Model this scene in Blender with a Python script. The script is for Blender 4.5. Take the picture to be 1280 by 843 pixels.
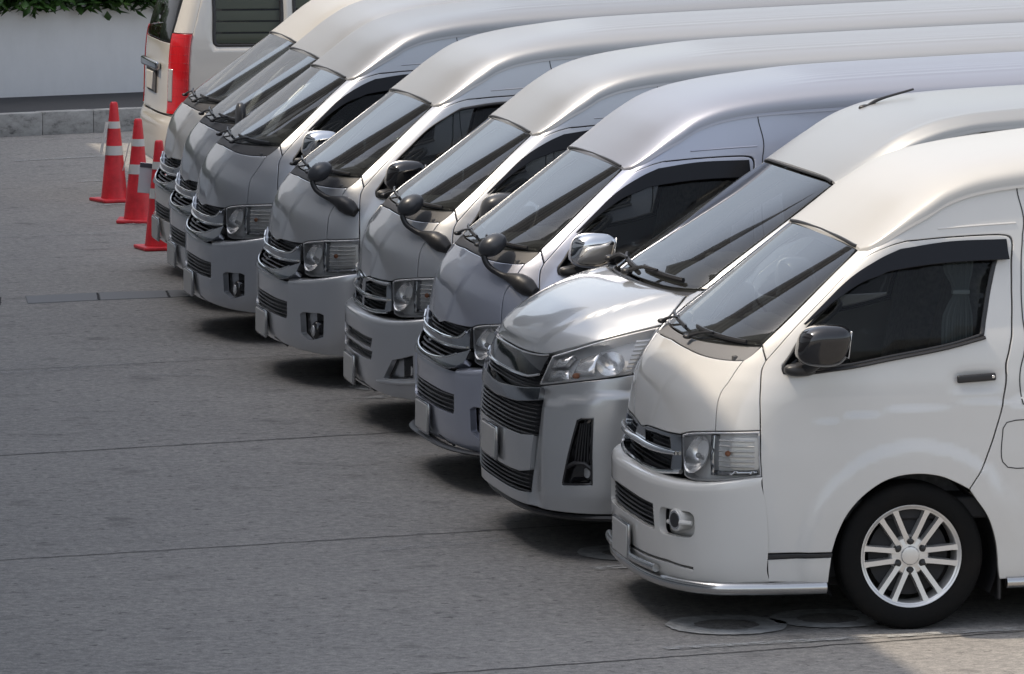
import bpy, bmesh, math, random
import numpy as np
from mathutils import Vector
from mathutils.geometry import delaunay_2d_cdt

random.seed(7); np.random.seed(7)
for o in list(bpy.data.objects): bpy.data.objects.remove(o)
scene = bpy.context.scene
COL = scene.collection
R = math.radians

# ------------------------------------------------------------------ camera
cam_d = bpy.data.cameras.new('camera'); cam_o = bpy.data.objects.new('camera', cam_d); COL.objects.link(cam_o)
cam_d.sensor_width = 36.0; cam_d.lens = 7000/1280*36; cam_d.clip_start = .1; cam_d.clip_end = 2000
cam_o.location = (-5.8367, -25.8032, 4.2771)
YAW, PITCH, ROLL = 11.43245, 6.44347, 0.12
cy, sy, cp, sp = math.cos(R(YAW)), math.sin(R(YAW)), math.cos(R(PITCH)), math.sin(R(PITCH))
fw = Vector((sy*cp, cy*cp, -sp)); rt = Vector((cy, -sy, 0)); up = rt.cross(fw)
c_, s_ = math.cos(R(ROLL)), math.sin(R(ROLL))
rt, up = c_*rt + s_*up, -s_*rt + c_*up
from mathutils import Matrix
cam_o.matrix_world = Matrix.Translation(cam_o.location) @ Matrix((rt, up, -fw)).transposed().to_4x4()
scene.camera = cam_o

# ------------------------------------------------------------------ light
SUN_EL, SUN_AZ = 59.1, 171.0          # azimuth measured from +x towards +y (the sun stands beyond the vans' noses)
sun_dir = Vector((math.cos(R(SUN_EL))*math.cos(R(SUN_AZ)), math.cos(R(SUN_EL))*math.sin(R(SUN_AZ)), math.sin(R(SUN_EL))))
sd = bpy.data.lights.new('sun', 'SUN'); sd.energy = 2.0; sd.angle = R(0.53); sd.color = (1.0, .86, .68)
so = bpy.data.objects.new('sun', sd); COL.objects.link(so)
so.rotation_euler = sun_dir.to_track_quat('Z', 'Y').to_euler(); so.location = (0, 0, 40)
world = bpy.data.worlds.new('World'); scene.world = world; world.use_nodes = True
wn = world.node_tree; wn.nodes.clear()
sky = wn.nodes.new('ShaderNodeTexSky'); sky.sky_type = 'NISHITA'; sky.sun_disc = False
sky.sun_elevation = R(SUN_EL); sky.sun_rotation = R(90 - SUN_AZ); sky.air_density = 1.0; sky.dust_density = 3.0; sky.ozone_density = 1.0
bg = wn.nodes.new('ShaderNodeBackground'); bg.inputs['Strength'].default_value = 0.15
wo = wn.nodes.new('ShaderNodeOutputWorld')
hz = wn.nodes.new('ShaderNodeHueSaturation'); hz.inputs['Saturation'].default_value = .50   # hazy, whitish sky
wn.links.new(sky.outputs[0], hz.inputs['Color']); wn.links.new(hz.outputs[0], bg.inputs[0]); wn.links.new(bg.outputs[0], wo.inputs[0])
vs = scene.view_settings; vs.view_transform = 'Standard'; vs.look = 'None'; vs.gamma = 1; vs.exposure = 0.76; vs.use_curve_mapping = False
scene.render.engine = 'CYCLES'
scene.cycles.max_bounces = 8; scene.cycles.transparent_max_bounces = 12; scene.cycles.caustics_reflective = False

# ------------------------------------------------------------------ materials
def nodes(m): return m.node_tree.nodes, m.node_tree.links
def newmat(name, col=(.5, .5, .5), rough=.5, metal=0., coat=0., **kw):
    m = bpy.data.materials.new(name); m.use_nodes = True
    n, l = nodes(m); b = n['Principled BSDF']
    b.inputs['Base Color'].default_value = (*col, 1); b.inputs['Roughness'].default_value = rough; b.inputs['Metallic'].default_value = metal
    b.inputs['Coat Weight'].default_value = coat; b.inputs['Coat Roughness'].default_value = kw.get('coat_rough', .04)
    if 'ior' in kw: b.inputs['IOR'].default_value = kw['ior']
    return m
def texco(m, scale=(1, 1, 1), kind='Object'):
    n, l = nodes(m); t = n.new('ShaderNodeTexCoord'); mp = n.new('ShaderNodeMapping'); mp.inputs['Scale'].default_value = scale
    l.new(t.outputs[kind], mp.inputs[0]); return mp.outputs[0]
def noise(m, vec, scale, detail=4, rough=.55):
    n, l = nodes(m); t = n.new('ShaderNodeTexNoise'); t.inputs['Scale'].default_value = scale; t.inputs['Detail'].default_value = detail; t.inputs['Roughness'].default_value = rough
    l.new(vec, t.inputs['Vector']); return t.outputs['Fac']
def ramp(m, fac, stops):
    n, l = nodes(m); r = n.new('ShaderNodeValToRGB'); l.new(fac, r.inputs[0]); e = r.color_ramp.elements
    while len(e) < len(stops): e.new(.5)
    for i, (p, c) in enumerate(stops):
        e[i].position = p; e[i].color = (*c, 1) if len(c) == 3 else c
    return r.outputs[0]
def mixc(m, fac, a, b, mode='MIX'):
    n, l = nodes(m); x = n.new('ShaderNodeMix'); x.data_type = 'RGBA'; x.blend_type = mode
    for sock, v in ((x.inputs[0], fac), (x.inputs[6], a), (x.inputs[7], b)):
        if isinstance(v, (int, float)): sock.default_value = v
        elif isinstance(v, tuple): sock.default_value = (*v, 1)
        else: l.new(v, sock)
    return x.outputs[2]
def bump(m, h, strength=.2, dist=.01):
    n, l = nodes(m); b = n.new('ShaderNodeBump'); b.inputs['Strength'].default_value = strength; b.inputs['Distance'].default_value = dist
    l.new(h, b.inputs['Height']); l.new(b.outputs[0], n['Principled BSDF'].inputs['Normal']); return b
def setcol(m, out, sock='Base Color'):
    n, l = nodes(m); l.new(out, n['Principled BSDF'].inputs[sock])
def paint(name, col, metal, rough=.32, dirt=(.40, .38, .34), dirtamt=.07):
    m = newmat(name, col, rough, metal, 1.0, coat_rough=.05)
    v = texco(m)
    d = ramp(m, noise(m, v, 2.2, 6, .65), [(.42, (0, 0, 0)), (.75, (1, 1, 1))])
    n, l = nodes(m)
    mm = n.new('ShaderNodeMath'); mm.operation = 'MULTIPLY'; l.new(d, mm.inputs[0]); mm.inputs[1].default_value = dirtamt
    setcol(m, mixc(m, mm.outputs[0], col, dirt))
    d2 = ramp(m, noise(m, v, 9, 5, .6), [(.35, (.012, .012, .012)), (.8, (.07, .07, .07))]); setcol(m, d2, 'Coat Roughness')
    return m
def dusty_dimmed(src):     # roof paint: film of dust, and colour darkened against the sun's glare
    m = M[src].copy(); m.name = M[src].name+'_dusty_dimmed'; b = m.node_tree.nodes['Principled BSDF']
    for l in list(b.inputs['Coat Roughness'].links): m.node_tree.links.remove(l)
    b.inputs['Coat Weight'].default_value = .55; b.inputs['Coat Roughness'].default_value = .22; b.inputs['Roughness'].default_value = .42
    k = (.80, .79, .765) if 'silver' in src else (.76, .755, .745)
    l = b.inputs['Base Color'].links[0]; o = l.from_socket; m.node_tree.links.remove(l); setcol(m, mixc(m, 1.0, o, k, 'MULTIPLY'))
    M[src+'_roof'] = m
def thin_glass(name, tint, refl=1.5, rough=.0, dust=.04):
    m = bpy.data.materials.new(name); m.use_nodes = True; n, l = nodes(m); n.clear()
    o = n.new('ShaderNodeOutputMaterial'); mx = n.new('ShaderNodeMixShader'); tr = n.new('ShaderNodeBsdfTransparent'); tr.inputs[0].default_value = (*tint, 1)
    gl = n.new('ShaderNodeBsdfGlossy'); gl.inputs['Roughness'].default_value = rough; gl.inputs[0].default_value = (.95, .97, 1, 1)
    fr = n.new('ShaderNodeFresnel'); fr.inputs[0].default_value = refl
    l.new(fr.outputs[0], mx.inputs[0]); l.new(tr.outputs[0], mx.inputs[1]); l.new(gl.outputs[0], mx.inputs[2])
    df = n.new('ShaderNodeBsdfDiffuse'); df.inputs[0].default_value = (.45, .43, .40, 1)
    t = n.new('ShaderNodeTexCoord'); nz = n.new('ShaderNodeTexNoise'); nz.inputs['Scale'].default_value = 6; nz.inputs['Detail'].default_value = 6
    l.new(t.outputs['Object'], nz.inputs[0]); mu = n.new('ShaderNodeMath'); mu.operation = 'MULTIPLY'; mu.inputs[1].default_value = dust*2; l.new(nz.outputs[0], mu.inputs[0])
    m2 = n.new('ShaderNodeMixShader'); l.new(mu.outputs[0], m2.inputs[0]); l.new(mx.outputs[0], m2.inputs[1]); l.new(df.outputs[0], m2.inputs[2])
    l.new(m2.outputs[0], o.inputs[0]); return m

M = {}
M['cream'] = paint('cream_paint', (.64, .63, .605), 0, .35)
M['cream2'] = paint('pearl_paint', (.62, .60, .56), .1, .35)
M['silver'] = paint('silver_paint', (.51, .52, .54), .62, .30)
M['silver_light'] = paint('light_silver_paint', (.45, .46, .47), .5, .30)
M['silver_blue'] = paint('blue_silver_paint', (.445, .465, .545), .62, .30)
M['silver_dark'] = paint('grey_silver_paint', (.43, .445, .475), .62, .30)
for k_ in ('cream', 'cream2', 'silver', 'silver_light', 'silver_blue', 'silver_dark'): dusty_dimmed(k_)
M['chrome'] = newmat('chrome', (.78, .79, .80), .08, 1)
M['chrome_dark'] = newmat('smoked_chrome', (.36, .37, .385), .12, 1)
M['steel'] = newmat('brushed_steel', (.55, .55, .545), .22, 1)
M['black'] = newmat('black_plastic', (.022, .022, .024), .42)
M['gloss_black'] = newmat('gloss_black', (.012, .012, .014), .08, 0, .6)
M['grey_plastic'] = newmat('grey_plastic', (.10, .10, .105), .55)
M['mirror_grey'] = newmat('mirror_grey', (.045, .048, .055), .33)
M['visor'] = newmat('smoked_visor', (.010, .011, .015), .12, 0, 0, ior=1.3)
M['rubber'] = newmat('tyre_rubber', (.018, .017, .016), .8, ior=1.25)
M['alloy'] = newmat('alloy', (.74, .73, .71), .3, .6, .5)
M['alloy_dark'] = newmat('alloy_shadow_side', (.30, .30, .31), .35, .8)
M['interior'] = newmat('interior_dark', (.03, .03, .032), .8)
M['seat'] = newmat('seat_cover', (.22, .22, .225), .85)
M['curtain'] = newmat('curtain_cloth', (.42, .46, .46), .9)
M['dash'] = newmat('dashboard', (.06, .06, .062), .7)
M['plate'] = newmat('blank_plate', (.46, .455, .445), .5)
M['amber'] = newmat('amber_bulb', (.42, .17, .08), .3)
M['lamp_red'] = newmat('red_lamp', (.55, .012, .018), .12, 0, 1)
M['lamp_clear'] = newmat('clear_lamp', (.55, .55, .55), .15, .3, 1)
M['lamp_back'] = newmat('lamp_housing', (.88, .88, .88), .35, .0); M['refl'] = newmat('lamp_reflector', (.92, .92, .92), .22, .75)
M['ribbed'] = newmat('ribbed_reflector', (.85, .84, .82), .25, .2)
M['lamp_rim'] = newmat('lamp_rim_plastic', (.78, .78, .79), .3)
M['white_paint'] = newmat('white_line', (.5, .5, .49), .8)
M['windshield'] = thin_glass('windshield_glass', (.42, .45, .45), 1.52, 0, .02)
M['glass_dark'] = thin_glass('tinted_glass', (.45, .47, .47), 1.28, 0, .006)
M['lens'] = thin_glass('lamp_lens', (1, 1, 1), 1.38, 0, .01)
M['cowl'] = newmat('cowl_plastic', (.17, .17, .175), .6); M['cowl_dark'] = newmat('cowl_plastic_dark', (.05, .05, .053), .5)
for k, s, a in (('rubber', 60, .3), ('black', 90, .1), ('cowl', 80, .15)):
    bump(M[k], noise(M[k], texco(M[k]), s), a, .004)
# tyre: brownish dust towards the sidewall
v = texco(M['rubber']); setcol(M['rubber'], mixc(M['rubber'], ramp(M['rubber'], noise(M['rubber'], v, 5, 5), [(.45, (0, 0, 0)), (.8, (.5, .5, .5))]), (.008, .008, .008), (.022, .018, .015)))
# seat cloth variation
setcol(M['seat'], ramp(M['seat'], noise(M['seat'], texco(M['seat']), 40), [(.3, (.16, .16, .165)), (.7, (.26, .26, .265))]))

# ------------------------------------------------------------------ mesh helpers
def mk(name, V, F, N=None, smooth=True, angle=None):
    me = bpy.data.meshes.new(name); me.from_pydata([tuple(map(float, v)) for v in V], [], [tuple(map(int, f)) for f in F]); me.update()
    if smooth: me.shade_smooth()
    if N is not None: me.normals_split_custom_set_from_vertices([tuple(map(float, n)) for n in N])
    elif angle is not None: me.set_sharp_from_angle(angle=R(angle))
    me.materials.append(None)
    return me
def join(*ms):
    V, F, N = [], [], []; o = 0
    for m in ms:
        V.append(np.asarray(m[0], float)); F += [tuple(int(i)+o for i in f) for f in m[1]]; N.append(m[2] if len(m) > 2 and m[2] is not None else None); o += len(m[0])
    return np.concatenate(V), F, (None if any(n is None for n in N) else np.concatenate(N))
def mir(m): # mirror across the centre plane
    V = np.asarray(m[0], float)*[1, -1, 1]; F = [tuple(reversed(f)) for f in m[1]]
    N = None if (len(m) < 3 or m[2] is None) else np.asarray(m[2])*[1, -1, 1]
    return V, F, N
def both(m): return join(m, mir(m))
def catmull(P, sp):
    P = [np.asarray(p, float) for p in P]
    if len(P) == 2:
        n = max(1, int(np.linalg.norm(P[1]-P[0])/sp)); return [P[0]+(P[1]-P[0])*i/n for i in range(n+1)]
    Q = [2*P[0]-P[1]]+P+[2*P[-1]-P[-2]]; out = []
    for i in range(1, len(Q)-2):
        n = max(1, int(np.linalg.norm(Q[i+1]-Q[i])/sp))
        # centripetal form
        p0, p1, p2, p3 = Q[i-1], Q[i], Q[i+1], Q[i+2]
        t0 = 0; t1 = t0+max(np.linalg.norm(p1-p0), 1e-6)**.5; t2 = t1+max(np.linalg.norm(p2-p1), 1e-6)**.5; t3 = t2+max(np.linalg.norm(p3-p2), 1e-6)**.5
        for k in range(n):
            t = t1+(t2-t1)*k/n
            a1 = (t1-t)/(t1-t0)*p0+(t-t0)/(t1-t0)*p1; a2 = (t2-t)/(t2-t1)*p1+(t-t1)/(t2-t1)*p2; a3 = (t3-t)/(t3-t2)*p2+(t-t2)/(t3-t2)*p3
            b1 = (t2-t)/(t2-t0)*a1+(t-t0)/(t2-t0)*a2; b2 = (t3-t)/(t3-t1)*a2+(t-t1)/(t3-t1)*a3
            out.append((t2-t)/(t2-t1)*b1+(t-t1)/(t2-t1)*b2)
    out.append(P[-1]); return out
def tube(path, rad, n=10, sp=None, caps=True, flat=1.0):
    P = np.array(catmull(path, sp)) if sp else np.array([np.asarray(p, float) for p in path])
    T = np.gradient(P, axis=0); T /= np.linalg.norm(T, axis=1, keepdims=True)+1e-12
    r = np.interp(np.linspace(0, 1, len(P)), np.linspace(0, 1, len(rad)), rad) if hasattr(rad, '__len__') else np.full(len(P), rad)
    ref = np.array([0, 0, 1.]) if abs(T[0][2]) < .9 else np.array([1., 0, 0]); V = []
    for i in range(len(P)):
        s = np.cross(T[i], ref); s /= np.linalg.norm(s)+1e-12; u = np.cross(s, T[i]); ref = u
        for k in range(n):
            a = 2*math.pi*k/n; V.append(P[i]+r[i]*(math.cos(a)*s+flat*math.sin(a)*u))
    F = [(i*n+k, (i+1)*n+k, (i+1)*n+(k+1) % n, i*n+(k+1) % n) for i in range(len(P)-1) for k in range(n)]
    if caps: F += [tuple(range(n)), tuple(reversed(range((len(P)-1)*n, len(P)*n)))]
    return np.array(V), F, None
def lathe(prof, n=32, axis='y', center=(0, 0, 0), close=False):
    V, F = [], []; m = len(prof)
    for k in range(n):
        a = 2*math.pi*k/n; c, s = math.cos(a), math.sin(a)
        for t, r in prof:
            V.append({'y': (r*c, t, r*s), 'x': (t, r*c, r*s), 'z': (r*c, r*s, t)}[axis])
    for k in range(n):
        for j in range(m-1):
            a, b = k*m+j, ((k+1) % n)*m+j; f = (a, b, b+1, a+1)
            F.append(f if axis != 'y' else tuple(reversed(f)))
    return np.array(V)+np.array(center), F, None
def rbox(c, s, bev=.01, seg=2, rot=None):
    bm = bmesh.new(); bmesh.ops.create_cube(bm, size=1)
    for v in bm.verts: v.co = Vector((v.co.x*s[0], v.co.y*s[1], v.co.z*s[2]))
    if bev: bmesh.ops.bevel(bm, geom=bm.edges[:], offset=min(bev, min(s)*.45), segments=seg, profile=.6, affect='EDGES')
    bm.verts.index_update(); V = np.array([v.co[:] for v in bm.verts]); F = [tuple(v.index for v in f.verts) for f in bm.faces]; bm.free()
    if rot is not None: V = V@np.array(rot).T
    return V+np.array(c), F, None
def sellip(c, s, e=2.5, nu=28, nv=16, fn=None):
    V, F = [], []
    for i in range(nv+1):
        b = -math.pi/2+math.pi*i/nv
        for k in range(nu):
            a = 2*math.pi*k/nu; d = np.array([math.cos(b)*math.cos(a), math.cos(b)*math.sin(a), math.sin(b)])
            d = d/(np.sum(np.abs(d)**e)**(1/e)); V.append(d)
    V = np.array(V)
    if fn is not None: V = fn(V)
    V = V*np.array(s)+np.array(c)
    for i in range(nv):
        for k in range(nu):
            F.append((i*nu+k, i*nu+(k+1) % nu, (i+1)*nu+(k+1) % nu, (i+1)*nu+k))
    return V, F, None
def rotm(axis, ang): return np.array(Matrix.Rotation(ang, 3, axis))

# ------------------------------------------------------------------ body surfaces: horizontal slices with superelliptic noses
def pchip(xs, ys):
    xs = np.array(xs, float); ys = np.array(ys, float); h = np.diff(xs); d = np.diff(ys)/h
    m = np.zeros(len(xs)); m[0] = d[0]; m[-1] = d[-1]
    for i in range(1, len(xs)-1):
        if d[i-1]*d[i] > 0:
            w1 = 2*h[i]+h[i-1]; w2 = h[i]+2*h[i-1]; m[i] = (w1+w2)/(w1/d[i-1]+w2/d[i])
    def f(x):
        x = np.asarray(x, float); i = np.clip(np.searchsorted(xs, x)-1, 0, len(xs)-2); t = (x-xs[i])/h[i]; q = np.clip(t, 0, 1)
        r = (1+2*q)*(1-q)**2*ys[i]+q*(1-q)**2*h[i]*m[i]+q*q*(3-2*q)*ys[i+1]+q*q*(q-1)*h[i]*m[i+1]
        return r+np.where(t < 0, t*h[i]*m[0], 0)+np.where(t > 1, (t-1)*h[i]*m[-1], 0)
    return f
def sstep(a, b, x): t = np.clip((x-a)/(b-a), 0, 1); return t*t*(3-2*t)
HP = math.pi/2; MS = .8
class Surf:
    def __init__(s, tab, disp=None, lift=None):
        z = [r[0] for r in tab]; s.f, s.D, s.w, s.p = [pchip(z, [r[k] for r in tab]) for k in (1, 2, 3, 4)]; s.disp = disp; s.lift = lift
    def raw(s, a, z):
        a, z = np.broadcast_arrays(np.asarray(a, float), np.asarray(z, float))
        f, D, w, p = s.f(z), s.D(z), s.w(z), s.p(z); aa = np.abs(a); ph = np.minimum(aa, HP)
        c = np.maximum(np.cos(ph), 1e-9); n = np.maximum(np.sin(ph), 1e-9); r = (c**p+n**p)**(-1/p)
        zz = z if s.lift is None else z+s.lift(aa)
        return np.stack([f+D*(1-r*c)+np.maximum(aa-HP, 0), np.where(a < 0, 1, -1)*w*r*n, zz], -1)
    def norm(s, a, z, fn=None, h=2e-3):
        fn = fn or s.P; a = np.asarray(a, float); z = np.asarray(z, float)
        n = np.cross(fn(a+h, z)-fn(a-h, z), fn(a, z+h)-fn(a, z-h))
        return n/(np.linalg.norm(n, axis=-1, keepdims=True)+1e-12)
    def P(s, a, z):
        q = s.raw(a, z)
        if s.disp is not None: q = q+s.norm(a, z, s.raw)*np.asarray(s.disp(q))[..., None]
        return q
    def az(s, p):
        x, y, z = p
        if s.lift is not None:
            z0 = z
            for _ in range(6): a = s._a(x, y, z); z = z0-float(s.lift(abs(a)))
        return np.array([s._a(x, y, z)*MS, z])
    def _a(s, x, y, z):
        f, D, w = float(s.f(z)), float(s.D(z)), float(s.w(z)); sg = 1 if (y is None or y <= 0) else -1
        if y is None:   # from x
            if x > f+D: return HP+x-f-D
            p = float(s.p(z)); X = 1-(x-f)/D; return math.atan2((1-X**p)**(1/p), X)
        if x is None:   # from y
            p = float(s.p(z)); Y = min(abs(y)/w, 1); X = (1-Y**p)**(1/p); return sg*math.atan2(Y, X)
        if x > f+D: return sg*(HP+x-f-D)
        if y == 0: return 0.
        return sg*math.atan2(abs(y)/w, max(1-(x-f)/D, 1e-6))
def inside(P, poly):
    x, y = P[:, 0][:, None], P[:, 1][:, None]; a = poly; b = np.roll(poly, -1, 0)
    c = ((a[:, 1] > y) != (b[:, 1] > y)) & (x < (b[:, 0]-a[:, 0])*(y-a[:, 1])/(b[:, 1]-a[:, 1]+1e-15)+a[:, 0])
    return c.sum(1) % 2 == 1
def area2(p): q = np.roll(p, -1, 0); return (p[:, 0]*q[:, 1]-q[:, 0]*p[:, 1]).sum()/2
def inset(poly, g):  # positive shrinks a CCW polygon
    e = np.roll(poly, -1, 0)-poly; e /= np.linalg.norm(e, axis=1, keepdims=True)+1e-12; n = np.stack([-e[:, 1], e[:, 0]], 1)
    m = n+np.roll(n, 1, 0); l = (m*m).sum(1, keepdims=True); return poly+g*2*m/np.maximum(l, .8)
def clean(poly, tol=.003):
    out = [poly[0]]
    for p in poly[1:]:
        if np.linalg.norm(p-out[-1]) > tol: out.append(p)
    if np.linalg.norm(out[0]-out[-1]) < tol: out.pop()
    return np.array(out)
def outline(S, segs, sp=.014, sym=False):
    pts = []
    for sg in segs: pts += catmull([S.az(p) for p in sg], sp)
    if sym: pts = pts+[p*[-1, 1] for p in reversed(pts)]
    p = clean(np.array(pts)); return p if area2(p) > 0 else p[::-1]
def patch(S, segs, gap=.0025, holes=(), off=0., depth=.02, h=.035, dome=0., domeR=.02, sym=False, poly=None, sp=.014, ring=.004, rows=()):
    """a panel cut out of surface S along an outline, with turned-in edges"""
    P0 = poly if poly is not None else outline(S, segs, sp, sym)
    if gap: P0 = inset(P0, gap)
    H = [hh if isinstance(hh, np.ndarray) else outline(S, hh, sp) for hh in holes]
    loops = [P0]+[hh[::-1] for hh in H]           # holes run clockwise
    pts, edges, tags = [], [], []
    for li, L in enumerate(loops):
        b = len(pts); n = len(L); pts += list(L); edges += [(b+i, b+(i+1) % n) for i in range(n)]
    nb = len(pts)
    B = np.array(pts)
    extra = []
    if ring:
        for L in loops: extra.append(inset(L, ring))
    lo, hi = P0.min(0), P0.max(0); gx, gy = np.meshgrid(np.arange(lo[0]+h/2, hi[0], h), np.arange(lo[1]+h/2, hi[1], h))
    gx = gx+(np.arange(gx.shape[0]) % 2)[:, None]*h/2
    G = np.stack([gx.ravel(), gy.ravel()], 1)
    def keep(Q, dmin):
        k = inside(Q, P0)
        for hh in H: k &= ~inside(Q, hh)
        Q = Q[k]
        if len(Q) == 0: return Q
        d = np.full(len(Q), 9.)
        for s0 in range(0, len(Q), 800): d[s0:s0+800] = np.sqrt(((Q[s0:s0+800, None]-B[None])**2).sum(-1)).min(1)
        return Q[d > dmin]
    if rows:
        for zr_ in rows: extra.append(np.stack([np.arange(lo[0], hi[0], .016), np.full(len(np.arange(lo[0], hi[0], .016)), zr_)], 1))
    ex = keep(np.concatenate(extra), ring*.6) if extra else np.zeros((0, 2))
    G = keep(G, h*.45)
    allp = np.concatenate([B, ex, G]) if len(G) else np.concatenate([B, ex])
    r = delaunay_2d_cdt([Vector(p) for p in allp], edges, [], 0, 1e-7)
    V2 = np.array([v[:] for v in r[0]]); F = np.array([f for f in r[2]])
    cen = V2[F].mean(1); k = inside(cen, P0)
    for hh in H: k &= ~inside(cen, hh)
    F = F[k]
    t = V2[F]; ar = (t[:, 1, 0]-t[:, 0, 0])*(t[:, 2, 1]-t[:, 0, 1])-(t[:, 1, 1]-t[:, 0, 1])*(t[:, 2, 0]-t[:, 0, 0])
    F = F[np.abs(ar) > 1e-12]; ar = ar[np.abs(ar) > 1e-12]; F[ar < 0] = F[ar < 0][:, ::-1]
    a, z = V2[:, 0]/MS, V2[:, 1]; Q = S.P(a, z); N = S.norm(a, z)
    o = off(Q) if callable(off) else np.full(len(Q), float(off))
    if dome:
        d = np.full(len(V2), 9.)
        for s0 in range(0, len(V2), 800): d[s0:s0+800] = np.sqrt(((V2[s0:s0+800, None]-B[None])**2).sum(-1)).min(1)
        q = np.clip(d/domeR, 0, 1); o = o+dome*np.sqrt(1-(1-q)**2)
    Q = Q+N*o[:, None]
    # boundary edges
    cnt = {}
    for f in F:
        for i in range(3):
            e = (f[i], f[(i+1) % 3]); cnt[e] = 1
    bd = [e for e in cnt if (e[1], e[0]) not in cnt]
    out = np.zeros_like(Q)
    for i, j in bd:
        t = Q[j]-Q[i]; q = np.cross(t, N[i]); l = np.linalg.norm(q)+1e-12; out[i] += q/l; out[j] += q/l
    l = np.linalg.norm(out, axis=1); bi = np.where(l > 1e-6)[0]; out[bi] /= l[bi][:, None]
    if dome:
        fn = np.cross(Q[F[:, 1]]-Q[F[:, 0]], Q[F[:, 2]]-Q[F[:, 0]]); NN = np.zeros_like(Q)
        for i in range(3): np.add.at(NN, F[:, i], fn)
        NN /= np.linalg.norm(NN, axis=1, keepdims=True)+1e-12; NS = NN
    else: NS = N.copy()
    NT = NS.copy(); NT[bi] = NS[bi]+.75*out[bi]; NT[bi] /= np.linalg.norm(NT[bi], axis=1, keepdims=True)
    V = [Q]; NA = [NT]; FF = [tuple(f) for f in F]
    if depth and len(bi):
        m1 = {v: len(Q)+k for k, v in enumerate(bi)}; m2 = {v: len(Q)+len(bi)+k for k, v in enumerate(bi)}
        V += [Q[bi], Q[bi]-N[bi]*depth]; NA += [out[bi], out[bi]]
        for i, j in bd: FF.append((m1[j], m1[i], m2[i], m2[j]))
    return np.concatenate(V), FF, np.concatenate(NA)
def rrect(S, y0, y1, z0, z1, r=.015, n=5, x=None):
    """rounded rectangle outline on the nose, given by y (or by x on the flank)"""
    pts = []
    for cx, cz, a0 in ((y1-r, z1-r, 0), (y0+r, z1-r, 90), (y0+r, z0+r, 180), (y1-r, z0+r, 270)):
        for k in range(n+1):
            a = R(a0+90*k/n); u, w = cx+r*math.cos(a), cz+r*math.sin(a)
            if x: q = np.array([S._a(u, -1, w)*MS, w])
            else: q = np.array([S._a(None, u, w)*MS, w])
            pts.append(q)
    p = clean(densify(np.array(pts), .014)); return p if area2(p) > 0 else p[::-1]
def densify(P, sp):
    out = []
    for i in range(len(P)):
        a, b = P[i], P[(i+1) % len(P)]; n = max(1, int(np.linalg.norm(b-a)/sp)); out += [a+(b-a)*k/n for k in range(n)]
    return np.array(out)
def polyS(S, pts, sp=.014):  # closed polygon from 3D points (x may be None), straight edges
    P = densify(np.array([S.az(p) if p[0] is not None else np.array([S._a(None, p[1], p[2])*MS, p[2]]) for p in pts]), sp); P = clean(P); return P if area2(P) > 0 else P[::-1]
def sym_poly(p):  # both halves of a half outline that starts and ends on the centre line
    q = np.concatenate([p, (p*[-1, 1])[::-1]]); q = clean(q); return q if area2(q) > 0 else q[::-1]
#==PART2==
# ================================================================== van kit (shared meshes)
class Part:
    def __init__(s, name, m, mat, kids=(), angle=38, label=None):
        s.name = name; s.mat = mat; s.kids = list(kids); s.label = label
        s.me = m if isinstance(m, bpy.types.Mesh) else mk(name, m[0], m[1], m[2] if len(m) > 2 else None, angle=angle)
    def remat(s, mat, name=None, kidmats=None):
        q = object.__new__(Part); q.name = name or s.name; q.me = s.me; q.mat = mat; q.kids = s.kids; q.label = s.label; return q
def put(part, parent, paints):
    o = bpy.data.objects.new(part.name, part.me); COL.objects.link(o); o.parent = parent
    o.material_slots[0].link = 'OBJECT'; o.material_slots[0].material = M[paints.get(paints.get(part.mat, part.mat), paints.get(part.mat, part.mat))]
    if part.label: o['label'] = part.label
    for k in part.kids: put(k, o, paints)
    return o
def pair(name, m, mat, kids=(), **kw):   # near-side part and its mirror twin on the far side
    return [Part(name, m, mat, [k[0] if isinstance(k, list) else k for k in kids], **kw), Part(name, mir(m), mat, [k[1] if isinstance(k, list) else k for k in kids], **kw)]

H200 = [(.15, .02, .50, .90, 3.0), (.30, .0, .52, .915, 3.0), (.60, .0, .54, .93, 3.0), (.80, .005, .56, .932, 3.0), (.92, .02, .56, .928, 3.0), (1.07, .045, .58, .925, 2.9), (1.15, .075, .59, .92, 2.8), (1.22, .115, .60, .912, 2.75), (1.28, .16, .61, .905, 2.75),
        (1.34, .225, .59, .896, 2.8), (1.45, .385, .49, .872, 3.0), (1.6, .605, .35, .838, 3.4), (1.77, .855, .21, .80, 3.9), (1.85, .97, .17, .785, 4.), (2.1, 1.3, .15, .745, 4.), (2.2, 1.45, .15, .74, 4.)]
crease_z = pchip([.4, .595, .87, 1.2, 1.51, 5.3], [.95, .971, 1.012, 1.044, 1.055, 1.06])
def disp200(q):
    x, y, z = q[..., 0], np.abs(q[..., 1]), q[..., 2]
    r = np.hypot(x-1.115, z-.335); r2 = np.hypot(x-4.22, z-.335)
    d = .015*(1-sstep(.50, .565, np.minimum(r, r2)))*sstep(.10, .3, z)
    zc = crease_z(x); d = d+.009*(1-sstep(zc-.006, zc+.020, z))*sstep(.5, .85, x)*sstep(.35, .6, z)
    yc = .16+(z-.88)*.75
    d = d+.007*(1-sstep(yc-.02, yc+.045, y))*sstep(.86, .92, z)*(1-sstep(1.16, 1.27, z))*(1-sstep(.30, .36, x))
    d = d-.018*np.exp(-((x-1.41)/.10)**4-((z-1.165)/.042)**4)*sstep(1.1, 1.2, x)   # dish behind the door handle
    return d
S2 = Surf(H200, disp200); S2n = Surf(H200)
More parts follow.
